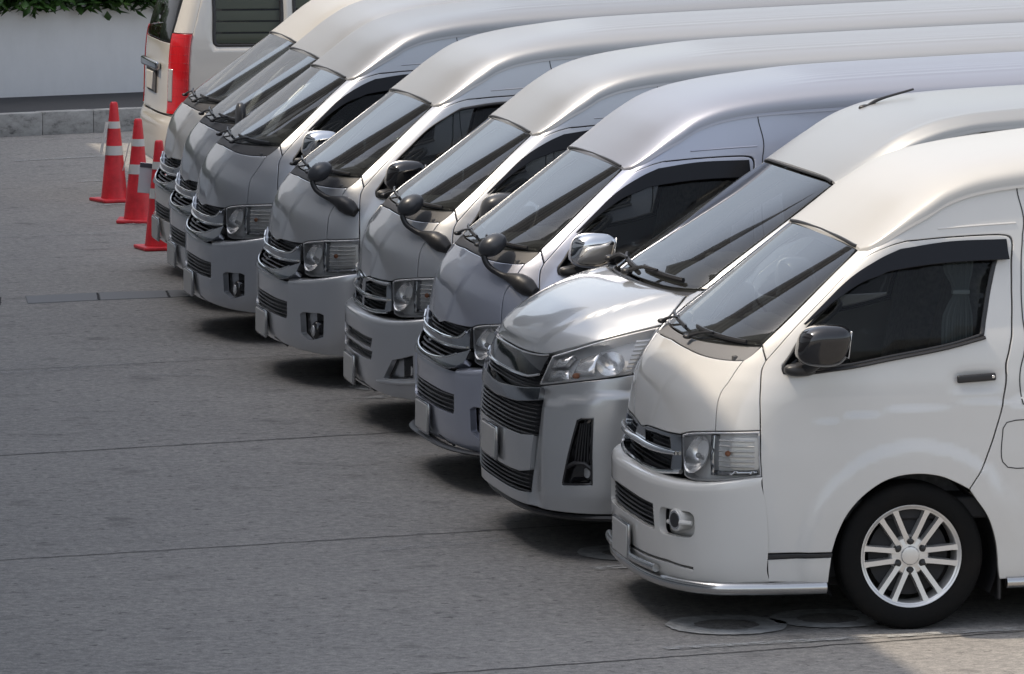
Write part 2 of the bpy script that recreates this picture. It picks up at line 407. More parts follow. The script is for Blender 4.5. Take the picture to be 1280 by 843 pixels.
# measured lines on the body (x, y, z)
GAPF = [(.417, -.917, .377), (.411, -.922, .464), (.40, -.924, .593), (.388, -.923, .738), (.383, -.912, .951), (.383, -.901, 1.056), (.389, -.88, 1.147), (.405, -.847, 1.235), (.424, -.839, 1.267)]
GAPA = [(.424, -.839, 1.267), (.471, -.836, 1.317), (.579, -.82, 1.429), (.724, -.804, 1.569), (.871, -.782, 1.709), (.917, -.785, 1.741), (1.01, -.795, 1.783), (1.125, -.793, 1.809), (1.297, -.79, 1.822), (1.56, -.789, 1.829), (1.592, -.79, 1.820), (1.604, -.797, 1.788), (1.59, -.849, 1.55), (1.56, -.905, 1.276), (1.548, -.92, 1.147), (1.513, -.927, .984), (1.449, -.932, .794), (1.369, -.931, .659)]
ARCHF = [(1.369, -.931, .659), (1.321, -.931, .685), (1.224, -.932, .725), (1.1, -.932, .737), (.986, -.932, .716), (.891, -.931, .662), (.797, -.929, .566), (.747, -.925, .464), (.722, -.92, .378)]
ARCHR = [(1.526, -.905, .23), (1.517, -.914, .283), (1.499, -.923, .417), (1.458, -.928, .531), (1.398, -.93, .617), (1.369, -.931, .659)]
HSEAM = [(.333, -.769, 1.261), (.306, -.774, 1.229), (.258, -.779, 1.16), (.23, -.776, 1.123), (.21, -.783, 1.073), (.199, -.795, 1.01), (.193, -.809, .939)]
COWLF = [(.155, 0, 1.277), (.165, -.329, 1.269), (.198, -.532, 1.259), (.247, -.656, 1.256), (.304, -.742, 1.258), (.333, -.769, 1.261)]
GLASSB = [(.186, 0, 1.312), (.211, -.334, 1.316), (.268, -.556, 1.322), (.362, -.735, 1.327), (.407, -.78, 1.330)]
GLASSR = [(.407, -.78, 1.330), (.515, -.767, 1.429), (.641, -.751, 1.546), (.841, -.707, 1.725), (.886, -.689, 1.767)]
GLASST = [(.886, -.689, 1.767), (.878, -.477, 1.779), (.875, -.12, 1.784), (.874, 0, 1.785)]
DRIP = [(.893, -.715, 1.764), (.925, -.753, 1.775), (1.015, -.773, 1.825), (1.109, -.776, 1.88), (1.196, -.771, 1.925), (1.301, -.759, 1.985), (1.433, -.753, 2.028), (1.647, -.749, 2.061), (2.1, -.746, 2.088), (3.0, -.745, 2.128), (5.2, -.742, 2.215)]
HLTOP = [(.193, -.809, .939), (.29, -.88, .946), (.383, -.912, .951)]
HLIN = [(.193, -.809, .939), (.13, -.73, .928), (.096, -.658, .918), (.073, -.599, .901)]
WIN = [[(.492, -.89, 1.211), (.49, -.88, 1.247), (.53, -.87, 1.301), (.626, -.841, 1.435), (.717, -.832, 1.521), (.843, -.819, 1.634), (.968, -.812, 1.71), (1.104, -.801, 1.763), (1.296, -.796, 1.788), (1.50, -.795, 1.796), (1.54, -.795, 1.788), (1.548, -.80, 1.76)],
       [(1.548, -.80, 1.76), (1.448, -.89, 1.37)], [(1.448, -.89, 1.37), (1.274, -.9, 1.323), (.987, -.906, 1.273), (.796, -.91, 1.24), (.607, -.908, 1.22), (.532, -.903, 1.207), (.492, -.89, 1.211)]]

def tpath(S, pts, off, sp=.03):   # 3D path on a surface
    q = np.array(catmull([S.az(p) for p in pts], sp)); a, z = q[:, 0]/MS, q[:, 1]; return S.P(a, z)+S.norm(a, z)*off

def build_roof():
    xs = [p[0] for p in DRIP]; E = pchip(xs, [p[2] for p in DRIP]); W = pchip(xs, [-p[1]+.010 for p in DRIP])
    T = pchip([.874, 1.0, 1.15, 1.3, 1.5, 1.8, 2.1, 3.0, 5.2], [1.792, 1.90, 2.02, 2.105, 2.165, 2.215, 2.245, 2.29, 2.375])
    s = np.concatenate([np.linspace(.893, 1.0, 10)[:-1], np.linspace(1.0, 2.2, 56)[:-1], np.linspace(2.2, 5.2, 36)])
    th = np.linspace(-1, 1, 97); u = np.sign(th)*(1-(1-np.abs(th))**1.6)
    V, F = [], []
    for si in s:
        e, w = float(E(si)), float(W(si)); k = 1-sstep(.893, 1.25, si); xo = -.020*(1-u*u)*k
        xx = np.maximum(si+xo-.0, .86); q = 2.4+.8*sstep(.95, 1.5, si); t = float(T(si-.02*k))
        zz = e+(t-e)*(1-np.abs(u)**q)**(1/q)
        rib = .006*(np.cos(u*w/.047*math.pi)*.5+.5)**2*sstep(1.75, 2.2, si)*(1-sstep(.55, .62, np.abs(u*w)))
        V += list(np.stack([xx, -u*w, zz+rib], 1))
    m = len(th)
    for i in range(len(s)-1):
        for k in range(m-1): F.append((i*m+k, i*m+k+1, (i+1)*m+k+1, (i+1)*m+k))
    V = np.array(V); n0 = len(V)
    # turned-down edges: both drip sides, front lip
    rims = [([i*m for i in range(len(s))], (0, .004, -.016)), ([i*m+m-1 for i in range(len(s))], (0, -.004, -.016)), (list(range(m)), (-.004, 0, -.014))]
    Va = [V]; cnt = n0
    for idx, dl in rims:
        b = V[idx]; Va += [b, b+np.array(dl), b+np.array(dl)+np.array([.03 if dl[0] else 0, -4*dl[1]*1.5, 0])]
        L = len(idx)
        for i in range(L-1):
            for r_ in range(2):
                f = (cnt+r_*L+i, cnt+r_*L+i+1, cnt+(r_+1)*L+i+1, cnt+(r_+1)*L+i)
                F.append(f)
        cnt += 3*L
    return np.concatenate(Va), [tuple(reversed(f)) for f in F], None

def wheel_meshes(Rt=.345, Rr=.246, w=.195):
    prof = [(-w*.36, Rr-.012), (-w*.46, Rr), (-w*.50, Rr+.02), (-w*.52, (Rr+Rt)/2), (-w*.49, Rt-.022), (-w*.43, Rt-.007), (-w*.36, Rt-.001)]
    for g in (-.25, -.08, .08, .25): prof += [(w*(g-.03), Rt), (w*(g-.02), Rt-.008), (w*(g+.02), Rt-.008), (w*(g+.03), Rt)]
    prof += [(-t, r) for t, r in reversed(prof[:7])]
    tyre = lathe(prof, 72)
    # rim: barrel, lip, twelve bars in six pairs, hub
    ms = [lathe([(.02, Rr-.03), (-.04, Rr-.028), (-.068, Rr-.022), (-.078, Rr-.016), (-.083, Rr-.006), (-.080, Rr+.002), (-.070, Rr+.004)], 72)]
    ms.append(lathe([(-.078, Rr-.017), (-.074, Rr-.024), (-.066, Rr-.027)], 72))
    sv, sf = [], []
    for k in range(6):
        base = 2*math.pi*(k+.33)/6
        for sgn in (-1, 1):
            b = []
            for r_, hw, off, y0, y1 in ((.050, .017, .022, -.058, -.01), (.11, .0145, .027, -.066, -.02), (Rr-.05, .0145, .036, -.072, -.03), (Rr-.014, .019, .040, -.078, -.04)):
                for dx, yy in ((-hw, y1), (-hw*.8, y0), (hw*.8, y0), (hw, y1)):
                    p = np.array([r_, 0., sgn*off+dx]); c, s = math.cos(base), math.sin(base)
                    b.append((p[0]*c-p[2]*s, yy, p[0]*s+p[2]*c))
            o = len(sv); sv += b
            for i in range(3):
                for j in range(3): sf.append((o+i*4+j, o+i*4+j+1, o+i*4+j+5, o+i*4+j+4))
    ms.append((np.array(sv), [tuple(reversed(f)) for f in sf], None))
    ms.append(lathe([(-.02, .096), (-.046, .094), (-.055, .086), (-.058, .060), (-.060, .045), (-.066, .040), (-.068, .030), (-.0685, .0)], 36))
    rim = join(*ms)
    nuts = []
    for k in range(6):
        a = 2*math.pi*(k+.83)/6; nuts.append(lathe([(-.045, .019), (-.0605, .019), (-.061, .0125), (-.072, .011), (-.074, .006), (-.074, .0)], 12, center=(.070*math.cos(a), 0, .070*math.sin(a))))
    disc = lathe([(.05, .10), (.0, .18), (-.012, .19), (-.02, .10), (-.03, .06), (-.02, .0)], 40)
    return tyre, rim, join(*nuts), disc

def plateparts(c, w=.34, h=.155, tilt=0, n=(-1, 0, 0)):
    r = rotm('Y', tilt)
    a = rbox((0, 0, 0), (.012, w, h), .004, 1, r); b = rbox((0, 0, 0), (.016, w+.02, h+.02), .006, 2, r)
    A = (a[0]+np.array(c)+np.array([-.006, 0, 0]), a[1], None); B = (b[0]+np.array(c), b[1], None)
    return Part('number_plate', A, 'plate', [Part('plate_frame', B, 'chrome_dark')])

def slats(S, y0, y1, z0, z1, n, off, th=.012, dep=.03, lift=None):
    out = []
    for k in range(n):
        z = z0+(z1-z0)*(k+.5)/n; ys = np.linspace(y0, y1, 22)
        path = [S.P(S._a(None, y, z), z)+S.norm(S._a(None, y, z), z)*off for y in ys]
        out.append(tube(path, th, 8, flat=.45))
    return join(*out)
def bowl(S, p, r, depth, off=0., sx=1., n=28, face=None):
    """a dished reflector that opens along the outward direction at point p of the surface"""
    a = S._a(*p); q = S.P(a, p[2])+S.norm(a, p[2])*off
    f = np.array(face if face is not None else S.norm(a, p[2]), float); f /= np.linalg.norm(f)
    side = np.cross((0, 0, 1.), f); side /= np.linalg.norm(side); u = np.cross(f, side)
    V, F = [], []; m = 7
    for k in range(n):
        t = 2*math.pi*k/n
        for j in range(m):
            rr = r*(j/(m-1)); dd = -depth*(1-(j/(m-1))**2); V.append(q+f*dd+rr*(sx*math.cos(t)*side+math.sin(t)*u))
    for k in range(n):
        for j in range(m-1):
            b0, b1 = k*m+j, ((k+1) % n)*m+j; F.append((b0, b0+1, b1+1, b1))
    return (np.array(V), F, None), q, f

# ---------------------------------------------------------------- the cab-over van: parts shared by all
def kit200():
    K = {}
    K['hood'] = Part('hood', patch(S2, [COWLF, HSEAM, HLIN, [(.073, -.599, .901), (.041, -.468, .895), (.022, -.288, .891), (.016, -.131, .884), (.013, -.05, .872), (.011, 0, .866)]], sym=True, h=.028), 'PAINT')
    K['fender'] = pair('fender', patch(S2, [HSEAM, HLTOP, [(.383, -.912, .951), (.383, -.901, 1.056), (.389, -.88, 1.147), (.405, -.847, 1.235), (.424, -.839, 1.267)], [(.424, -.839, 1.267), (.412, -.80, 1.330)], [(.412, -.80, 1.330), (.366, -.781, 1.284), (.333, -.769, 1.261)]], h=.025), 'PAINT')
    win = outline(S2, WIN)
    door = patch(S2, [GAPF, GAPA, ARCHF, [(.722, -.92, .378), (.417, -.917, .377)]], holes=[win], h=.026, gap=.003)
    glass = patch(S2n, None, poly=inset(win, .016), off=-.012, depth=0, h=.06, ring=0, gap=0)
    frame = patch(S2n, None, poly=win, holes=[inset(win, .017)], off=.002, depth=.02, h=.03, gap=.0005, ring=0)
    belt = tube(tpath(S2n, [(1.452, -.89, 1.362), (1.274, -.9, 1.318), (.987, -.906, 1.268), (.796, -.91, 1.235), (.60, -.908, 1.212)], .004), .015, 8, flat=.6)
    # smoked visor over the top edge of the window
    VT = [(.60, -.85, 1.428), (.70, -.832, 1.522), (.83, -.819, 1.640), (.957, -.812, 1.722), (1.10, -.801, 1.776), (1.296, -.796, 1.802), (1.575, -.795, 1.81)]
    VB = [(1.578, -.814, 1.712), (1.292, -.815, 1.701), (1.1, -.819, 1.681), (.965, -.826, 1.651), (.859, -.833, 1.607), (.744, -.839, 1.526), (.612, -.845, 1.425)]
    vtop = pchip([p[0] for p in VT], [p[2] for p in VT])
    visor = patch(S2n, [VT, [VT[-1], VB[0]], VB, [VB[-1], VT[0]]], off=lambda q: .010+.034*np.clip((vtop(q[:, 0])-q[:, 2])/.10, 0, 1)**.6, depth=.006, h=.03, gap=0)
    hp = tpath(S2n, [(1.305, -.918, 1.172), (1.40, -.916, 1.186), (1.503, -.914, 1.184)], .012)
    handle = tube(hp, [.011, .017, .019, .019, .017], 10, flat=1.0)
    h2 = rbox((0, 0, 0), (.185, .022, .036), .012, 3); hv = h2[0]@rotm('Y', -.06).T+np.array([1.405, -.927, 1.178]); handle = (hv, h2[1], None)
    keyhole = lathe([(-.004, .008), (-.006, .0065), (-.006, 0)], 14, center=(1.483, -.935, 1.184))
    # door mirror
    def mshape(v):
        v = v.copy(); v[:, 0] += .16*v[:, 2]; v[:, 2] *= 1-.10*(v[:, 0] < 0)*np.abs(v[:, 0]); v[:, 1] *= .8+.2*np.clip(v[:, 2]+.6, 0, 1); return v
    mirror = sellip((.655, -1.005, 1.352), (.122, .105, .098), 3.2, 40, 24, mshape)
    mfoot = join(sellip((.565, -.925, 1.232), (.075, .045, .03), 2.6), tube([(.56, -.90, 1.235), (.60, -.96, 1.245), (.63, -.985, 1.275)], [.030, .028, .03], 10, .02))
    mglass = rbox((.766, -1.005, 1.36), (.006, .14, .125), .003, 1, rotm('Y', .12)); mglass = (mglass[0], mglass[1], None)
    K['mirror'] = pair('door_mirror', mirror, 'MIRROR', [pair('mirror_foot', mfoot, 'black'), pair('mirror_glass', mglass, 'chrome')])
    dk = [pair('window', glass, 'glass_dark'), pair('window_frame', frame, 'black', [pair('belt_moulding', belt, 'black')]), pair('door_handle', handle, 'HANDLE', [pair('keyhole', keyhole, 'chrome')])]
    K['door'] = pair('front_door', door, 'PAINT', dk)
    K['visor'] = pair('window_visor', visor, 'visor')
    sill = patch(S2, [[(.42, -.916, .350), (.43, -.909, .243)], [(.43, -.909, .243), (.71, -.909, .235)], [(.71, -.909, .235), (.721, -.919, .357)], [(.721, -.919, .357), (.42, -.916, .350)]], h=.04)
    strip = patch(S2, [[(.418, -.917, .374), (.419, -.916, .352)], [(.419, -.916, .352), (.721, -.919, .359)], [(.721, -.919, .359), (.722, -.92, .376)], [(.722, -.92, .376), (.418, -.917, .374)]], off=.006, depth=.02, h=.05, gap=.0005)
    K['sill'] = pair('front_sill', sill, 'PAINT', [pair('sill_strip', strip, 'black')])
    # body side
    arch2 = [(4.22+.405*math.cos(R(a)), -.93, .335+.405*math.sin(R(a))) for a in (-14, 10, 35, 60, 90, 120, 145, 170, 194)]
    swin = [rrect(S2, x0, x1, 1.37, 1.79, .06, x=True) for x0, x1 in ((1.76, 2.95), (3.06, 4.1), (4.2, 5.05))]
    side = patch(S2, [[(.424, -.839, 1.267), (.412, -.792, 1.334)], [(.412, -.792, 1.334)]+[(p[0]+.006, p[1]-.010, p[2]) for p in GLASSR[1:-1]]+[(.893, -.705, 1.764)], DRIP, [DRIP[-1], (5.24, -.9, 1.25), (5.22, -.93, .30)], [(5.22, -.93, .30), (4.62, -.93, .237)], arch2, [arch2[-1], (1.526, -.905, .23)], ARCHR, list(reversed(GAPA))], holes=swin, h=.045, gap=.003)
    sg = join(*[patch(S2n, None, poly=inset(w_, .004), off=-.006, depth=.01, h=.09, gap=0) for w_ in swin])
    def gapline(pts, wd=.006): 
        q = np.array(catmull([S2.az(p) for p in pts], .03)); a, z = q[:, 0]/MS, q[:, 1]; n = S2.norm(a, z); c = S2.P(a, z); t = np.gradient(c, axis=0); t /= np.linalg.norm(t, axis=1, keepdims=True); sd_ = np.cross(t, n)
        V = np.concatenate([c+sd_*wd/2+n*.0015, c-sd_*wd/2+n*.0015]); L = len(c); F = [(i, i+1, L+i+1, L+i) for i in range(L-1)]; return V, F, np.concatenate([n, n])
    seams = join(gapline([(1.635, -.75, 2.055), (1.655, -.79, 1.83), (1.64, -.88, 1.42), (1.63, -.92, 1.05)]), gapline([(2.75, -.93, .3), (2.76, -.93, 1.3)]), gapline([(1.66, -.79, 1.80), (2.75, -.79, 1.83)]))
    fuel = [(1.532, -.93, .94), (1.55, -.93, .968), (1.70, -.93, .975), (1.725, -.93, .95), (1.725, -.93, .79), (1.70, -.93, .762), (1.556, -.93, .759), (1.531, -.93, .785), (1.532, -.93, .94)]
    fl = gapline(fuel, .005)
    ridge = tube(tpath(S2n, [(1.25, -.78, 1.862), (1.45, -.78, 1.875), (1.625, -.78, 1.884)], -.004), .007, 6)
    K['side'] = pair('body_side', side, 'PAINT', [pair('rear_side_window', sg, 'glass_dark'), pair('panel_seam', seams, 'black'), pair('fuel_flap', fl, 'black'), pair('upper_ridge', ridge, 'PAINT')])
    tub = [tube(tpath(S2, [(1.56, -.91, .215), (2.6, -.91, .21), (3.75, -.91, .21)], .0, .1), .028, 12)]
    K['sidestep'] = pair('side_step_tube', tub[0], 'steel')
    liner = []
    for cx in (1.11, 4.22):
        n = 24; V, F = [], []
        for k in range(n+1):
            a = R(-25+230*k/n)
            for yy in (-.905, -.55): V.append((cx+.415*math.cos(a), yy, .335+.405*math.sin(a)))
        F = [(2*k, 2*k+1, 2*k+3, 2*k+2) for k in range(n)]; F.append(tuple(2*k+1 for k in range(n+1))); liner.append((np.array(V), F, None))
        liner.append(rbox((cx+.425, -.80, .30), (.02, .20, .34), .006, 1))
    K['liner'] = sum([pair('wheel_arch_liner' if i % 2 == 0 else 'mud_flap', l_, 'black') for i, l_ in enumerate(liner)], [])
    # glass
    wpoly = outline(S2n, [GLASSB, GLASSR, GLASST], sym=True)
    ws = patch(S2n, None, poly=wpoly, off=-.002, depth=.006, h=.05, gap=.002)
    frit = patch(S2n, None, poly=inset(wpoly, .002), holes=[inset(wpoly, .026)], off=-.007, depth=0, h=.03, gap=0, ring=0)
    sticker = rbox((.80, -.12, 1.72), (.006, .10, .06), .002, 1)
    trim = tube(tpath(S2n, [(p[0], p[1], p[2]+.006) for p in GLASST]+[(p[0], -p[1], p[2]+.006) for p in reversed(GLASST[:-1])], .003), .008, 6)
    K['windshield'] = Part('windshield', ws, 'windshield', [Part('black_border', frit, 'black'), Part('top_trim', trim, 'black')])
    # cowl with wipers
    cpoly = outline(S2n, [COWLF, [(.333, -.769, 1.261), (.366, -.781, 1.284), (.407, -.782, 1.326)], list(reversed(GLASSB))], sym=True)
    cowl = patch(S2n, None, poly=cpoly, off=-.006, depth=.03, h=.025, gap=.003)
    tri = []
    for yy in (-.50, -.05, .38):
        a = S2n._a(None, yy, 1.288); q = S2n.P(a, 1.288); tri.append((np.array([q+[0, -.03, 0]+np.array([-.02, 0, 0]), q+[0, .03, 0]+np.array([-.02, 0, 0]), q+[.02, 0, .03]]), [(0, 1, 2)], None))
    def wiper(y0, y1, base):
        pts = [(None, y, z) for y, z in ((y0, 1.335), ((y0+y1)/2, 1.345), (y1, 1.352))]
        blade = tube(tpath(S2n, pts, .012), .0075, 6, flat=1.5)
        a = S2n._a(None, base, 1.30); b0 = S2n.P(a, 1.30)+np.array([-.01, 0, .02]); mid = tpath(S2n, pts, .034)
        mid = tpath(S2n, pts, .024); arm = tube([b0, (b0+mid[len(mid)//2])/2+np.array([0, 0, .006]), mid[len(mid)//2]], [.010, .007, .005], 6, .03)
        hub = sellip(b0, (.022, .028, .012), 2.4, 14, 8)
        clip = join(*[sellip(mid[i], (.008, .022, .006), 2.5, 10, 6) for i in (len(mid)//2,)])
        return Part('wiper_blade', blade, 'black', [Part('wiper_arm', join(arm, hub, clip), 'black')])
    K['cowl'] = Part('cowl_panel', cowl, 'COWL')
    K['wipers'] = [wiper(-.72, -.20, -.26), wiper(-.06, .45, .42)]
    # headlights
    HL = [[(.078, -.615, .903), (.096, -.658, .916)]+list(reversed(HLIN))[2:], HLTOP, [(.383, -.912, .951), (.388, -.923, .745)], [(.388, -.923, .736), (.241, -.87, .714), (.161, -.801, .704), (.10, -.70, .702), (.082, -.66, .715)], [(.082, -.66, .715), (.075, -.634, .842), (.078, -.615, .903)]]
    hp = outline(S2n, HL, .012)
    lens = patch(S2n, None, poly=hp, off=.001, depth=.0, h=.03, gap=.004, dome=.010, domeR=.03)
    hous = patch(S2n, None, poly=hp, off=-.05, depth=0, h=.05, gap=.004, ring=0)
    wall = patch(S2n, None, poly=hp, holes=[inset(hp, .012)], off=.001, depth=.055, h=.05, gap=.003, ring=0)
    b1, q, f = bowl(S2n, (.118, -.722, .822), .092, .06, -.010, .84, face=(-.80, -.42, .42))
    bulb = join(tube([q-f*.06, q-f*.01], [.011, .011, .009], 10, .01), sellip(q-f*.012, (.014, .014, .014), 2, 10, 8))
    ringm = patch(S2n, None, poly=outline(S2n, [[(.168, -.80, .925), (.168, -.81, .735)], [(.168, -.81, .735), (.182, -.82, .735)], [(.182, -.82, .735), (.182, -.82, .925)], [(.182, -.82, .925), (.168, -.80, .925)]]), off=-.008, depth=.05, h=.05, gap=0, dome=.004, domeR=.006, ring=0)
    ind = rrect(S2n, .19, .362, .765, .915, .02, x=True)
    box = patch(S2n, None, poly=ind, off=-.035, depth=.03, h=.03, gap=0, ring=0)
    ribs = []
    for k in range(6):
        z = .78+k*.024; ribs.append(tube(tpath(S2n, [(.20, -.83, z), (.28, -.88, z), (.355, -.91, z)], -.018), .0105, 6, flat=.5))
    amb = sellip(S2n.P(S2n._a(.245, -.86, .84), .84)-np.array([0, -.012, 0]), (.014, .014, .014), 2, 14, 10)
    sky_shelf = patch(S2n, None, poly=outline(S2n, [[(.19, -.82, .758), (.37, -.915, .762)], [(.37, -.915, .762), (.372, -.915, .748)], [(.372, -.915, .748), (.19, -.82, .735)], [(.19, -.82, .735), (.19, -.82, .758)]]), off=-.012, depth=.03, h=.05, gap=0, dome=.006, domeR=.01, ring=0)  # added upward-facing lip, reflects sky to brighten the lamp
    K['headlight'] = pair('headlight', lens, 'lens', [pair('lamp_housing', hous, 'lamp_back'), pair('lamp_rim', wall, 'lamp_rim'), pair('reflector', b1, 'refl'), pair('bulb', bulb, 'lamp_clear'), pair('divider_sky_shelf', join(ringm, sky_shelf), 'chrome_dark'), pair('turn_signal', join(box, *ribs), 'ribbed'), pair('amber_bulb', amb, 'amber')])
    # roof
    K['roof'] = Part('roof', build_roof(), 'ROOF', angle=50)
    # floor pan, nose backing, tailgate, cabin
    def extr(poly, z0, z1):
        P = np.array(poly); L = len(P); V = np.concatenate([np.c_[P, np.full(L, z0)], np.c_[P, np.full(L, z1)]]); F = [(i, (i+1) % L, L+(i+1) % L, L+i) for i in range(L)]+[tuple(reversed(range(L))), tuple(range(L, 2*L))]; return V, F, None
    A = np.linspace(-HP, HP, 41); ot = S2n.raw(A, .45); ring = [(p[0]+.12, p[1]*.86) for p in ot]; ring = ring+[(5.1, .80), (5.1, -.80)]
    und = extr([(p[0]+.06, p[1]) for p in ring], .24, .50)
    K['underbody'] = Part('underbody', und, 'black')
    nb = patch(S2n, None, poly=polyS(S2n, [(None, .66, .30), (None, .66, .93), (None, -.66, .93), (None, -.66, .30)]), off=-.09, depth=.05, h=.07, gap=0, ring=0)
    K['backing'] = Part('nose_backing', nb, 'black')
    rear = join(rbox((5.235, 0, 1.18), (.05, 1.76, 1.86), .02, 2))
    rwin = rbox((5.262, 0, 1.55), (.012, 1.45, .55), .005, 1)
    rb = rbox((5.24, 0, .42), (.16, 1.8, .30), .05, 3)
    lamps = [rbox((5.25, s*.84, 1.0), (.06, .10, .42), .02, 2) for s in (-1, 1)]
    K['tailgate'] = Part('tailgate', rear, 'PAINT', [Part('rear_window', rwin, 'glass_dark'), Part('rear_bumper', rb, 'PAINT')]+[Part('tail_lamp', l_, 'lamp_red') for l_ in lamps])
    # cabin
    dash = join(rbox((.62, 0, 1.12), (.46, 1.62, .34), .08, 4), rbox((.50, 0, 1.255), (.42, 1.46, .05), .02, 2), rbox((.70, .38, 1.30), (.16, .34, .09), .04, 3))
    sw = lathe([(math.sin(t)*.014, .19+.014*math.cos(t)) for t in np.linspace(0, 2*math.pi, 9)], 28, 'z'); spk = rbox((0, 0, 0), (.36, .03, .02), .008, 1)
    rr = rotm('Y', -.55); swm = (np.concatenate([sw[0], spk[0]])@rr.T+np.array([.90, .38, 1.30]), sw[1]+[tuple(i+len(sw[0]) for i in f_) for f_ in spk[1]], None)
    cab = rbox((3.55, 0, 1.0), (3.3, 1.62, 1.2), .02, 1)
    floor = rbox((2.9, 0, .56), (4.5, 1.7, .1), .01, 1)
    head = rbox((3.3, 0, 1.97), (3.5, 1.36, .05), .01, 1)
    K['cabin'] = [Part('dashboard', dash, 'dash', [Part('steering_wheel', swm, 'black')]), Part('cabin_floor', floor, 'interior'), Part('rear_cabin', cab, 'interior')]
    def seat(y):
        rb_ = rotm('Y', .22)
        cush = rbox((1.20, y, .98), (.52, .50, .16), .06, 3); bk = rbox((0, 0, 0), (.15, .50, .68), .06, 3, rb_); hr = rbox((0, 0, 0), (.11, .27, .19), .045, 3, rb_)
        return Part('front_seat', join(cush, (bk[0]+np.array([1.46, y, 1.34]), bk[1], None), rbox((1.25, y, .75), (.5, .45, .35), .03, 1)), 'seat', [Part('headrest', (hr[0]+np.array([1.56, y, 1.765]), hr[1], None), 'seat')])
    K['seats'] = [seat(-.40), seat(.40)]
    # curtain behind the seat
    n = 60; V = []
    for k in range(n+1):
        for j, z in enumerate(np.linspace(1.25, 1.80, 12)):
            t = k/n; pinch = 1-.55*math.exp(-((z-1.56)/.07)**2); xx = 1.36+(t-.5)*.15*pinch+.03*(1-pinch); V.append((xx, -.735+.012*math.sin(t*math.pi*22), z))
    cur = (np.array(V), [(k*12+j, (k+1)*12+j, (k+1)*12+j+1, k*12+j+1) for k in range(n) for j in range(11)], None)
    K['curtain'] = Part('side_curtain', cur, 'curtain', [Part('curtain_tie', rbox((1.375, -.735, 1.56), (.085, .035, .022), .008, 2), 'curtain')])
    ty, rim, nuts, disc = wheel_meshes()
    wk = [Part('rim', rim, 'alloy'), Part('wheel_nuts', nuts, 'black'), Part('brake_disc', disc, 'interior')]
    K['wheel'] = Part('wheel', ty, 'rubber', wk)
    # egg-shaped parking mirror on a bent arm
    stem = tube([(.362, -.902, 1.117), (.355, -.895, 1.122), (.345, -.885, 1.130), (.312, -.848, 1.155), (.275, -.805, 1.176), (.20, -.72, 1.205), (.15, -.665, 1.245), (.132, -.645, 1.295), (.145, -.64, 1.335)], [.030, .052, .052, .034, .018, .0165, .0165, .0165, .016], 16, .012)
    egg = sellip((.182, -.63, 1.352), (.078, .075, .062), 2.0, 28, 16, lambda v: np.c_[v[:, 0]-.0*v[:, 2], v[:, 1], v[:, 2]+.35*v[:, 0]])
    K['arm_mirror'] = Part('parking_mirror', stem, 'black', [Part('mirror_head', egg, 'mirror_grey')])
    flat = sellip((.30, -.78, 1.37), (.035, .075, .115), 3, 24, 16)
    K['flat_mirror'] = Part('parking_mirror', join(tube([(.30, -.86, 1.17), (.20, -.82, 1.19), (.22, -.79, 1.24), (.285, -.78, 1.29)], [.03, .018, .016, .016], 10, .015), sellip((.25, -.85, 1.165), (.085, .04, .035), 2.4)), 'black', [Part('mirror_head', flat, 'mirror_grey')])
    return K

# ---------------------------------------------------------------- noses: bumper and grille of each kind
def btab(crest, lip=.02, f0=-.065):
    return [(.18, f0+.05, .52, .905, 3.), (.25, f0+.018, .54, .92, 3.), (.32, f0+.004, .57, .93, 3.), (.42, f0, .59, .936, 3.), (crest-.03, f0-.002, .60, .94, 3.), (crest-.008, f0+.004, .597, .939, 3.), (crest+.006, f0+.018, .585, .936, 3.), (crest+.014, f0+.045, .56, .932, 3.), (crest+.02, f0+.09, .53, .925, 3.)]
def emblem(S, z, rx=.062, rz=.042, off=.02):
    q = S.P(0., z)+S.norm(0., z)*off; out = []
    def ell(a, b, cz):
        t = np.linspace(0, 2*math.pi, 33)[:-1]; P = [q+np.array([0, a*math.cos(u), cz+b*math.sin(u)]) for u in t]; P.append(P[0]); return tube(P, .007, 6, caps=False)
    return join(ell(rx, rz, 0), ell(rx*.36, rz*.92, 0), ell(rx*.66, rz*.36, rz*.52))
def fogpod(c, r, L, facing=(-.95, -.30, 0)):
    f = np.array(facing, float); f /= np.linalg.norm(f); c = np.array(c, float)
    pod = tube([c-f*L, c-f*.02, c-f*.004, c], [r*.92, r, r, r*.9], 24); lens = tube([c-f*.004, c+f*.003], [r*.70, r*.66], 20); ring = tube([c-f*.003, c+f*.001], [r*.88, r*.84], 24)
    return pod, lens, ring

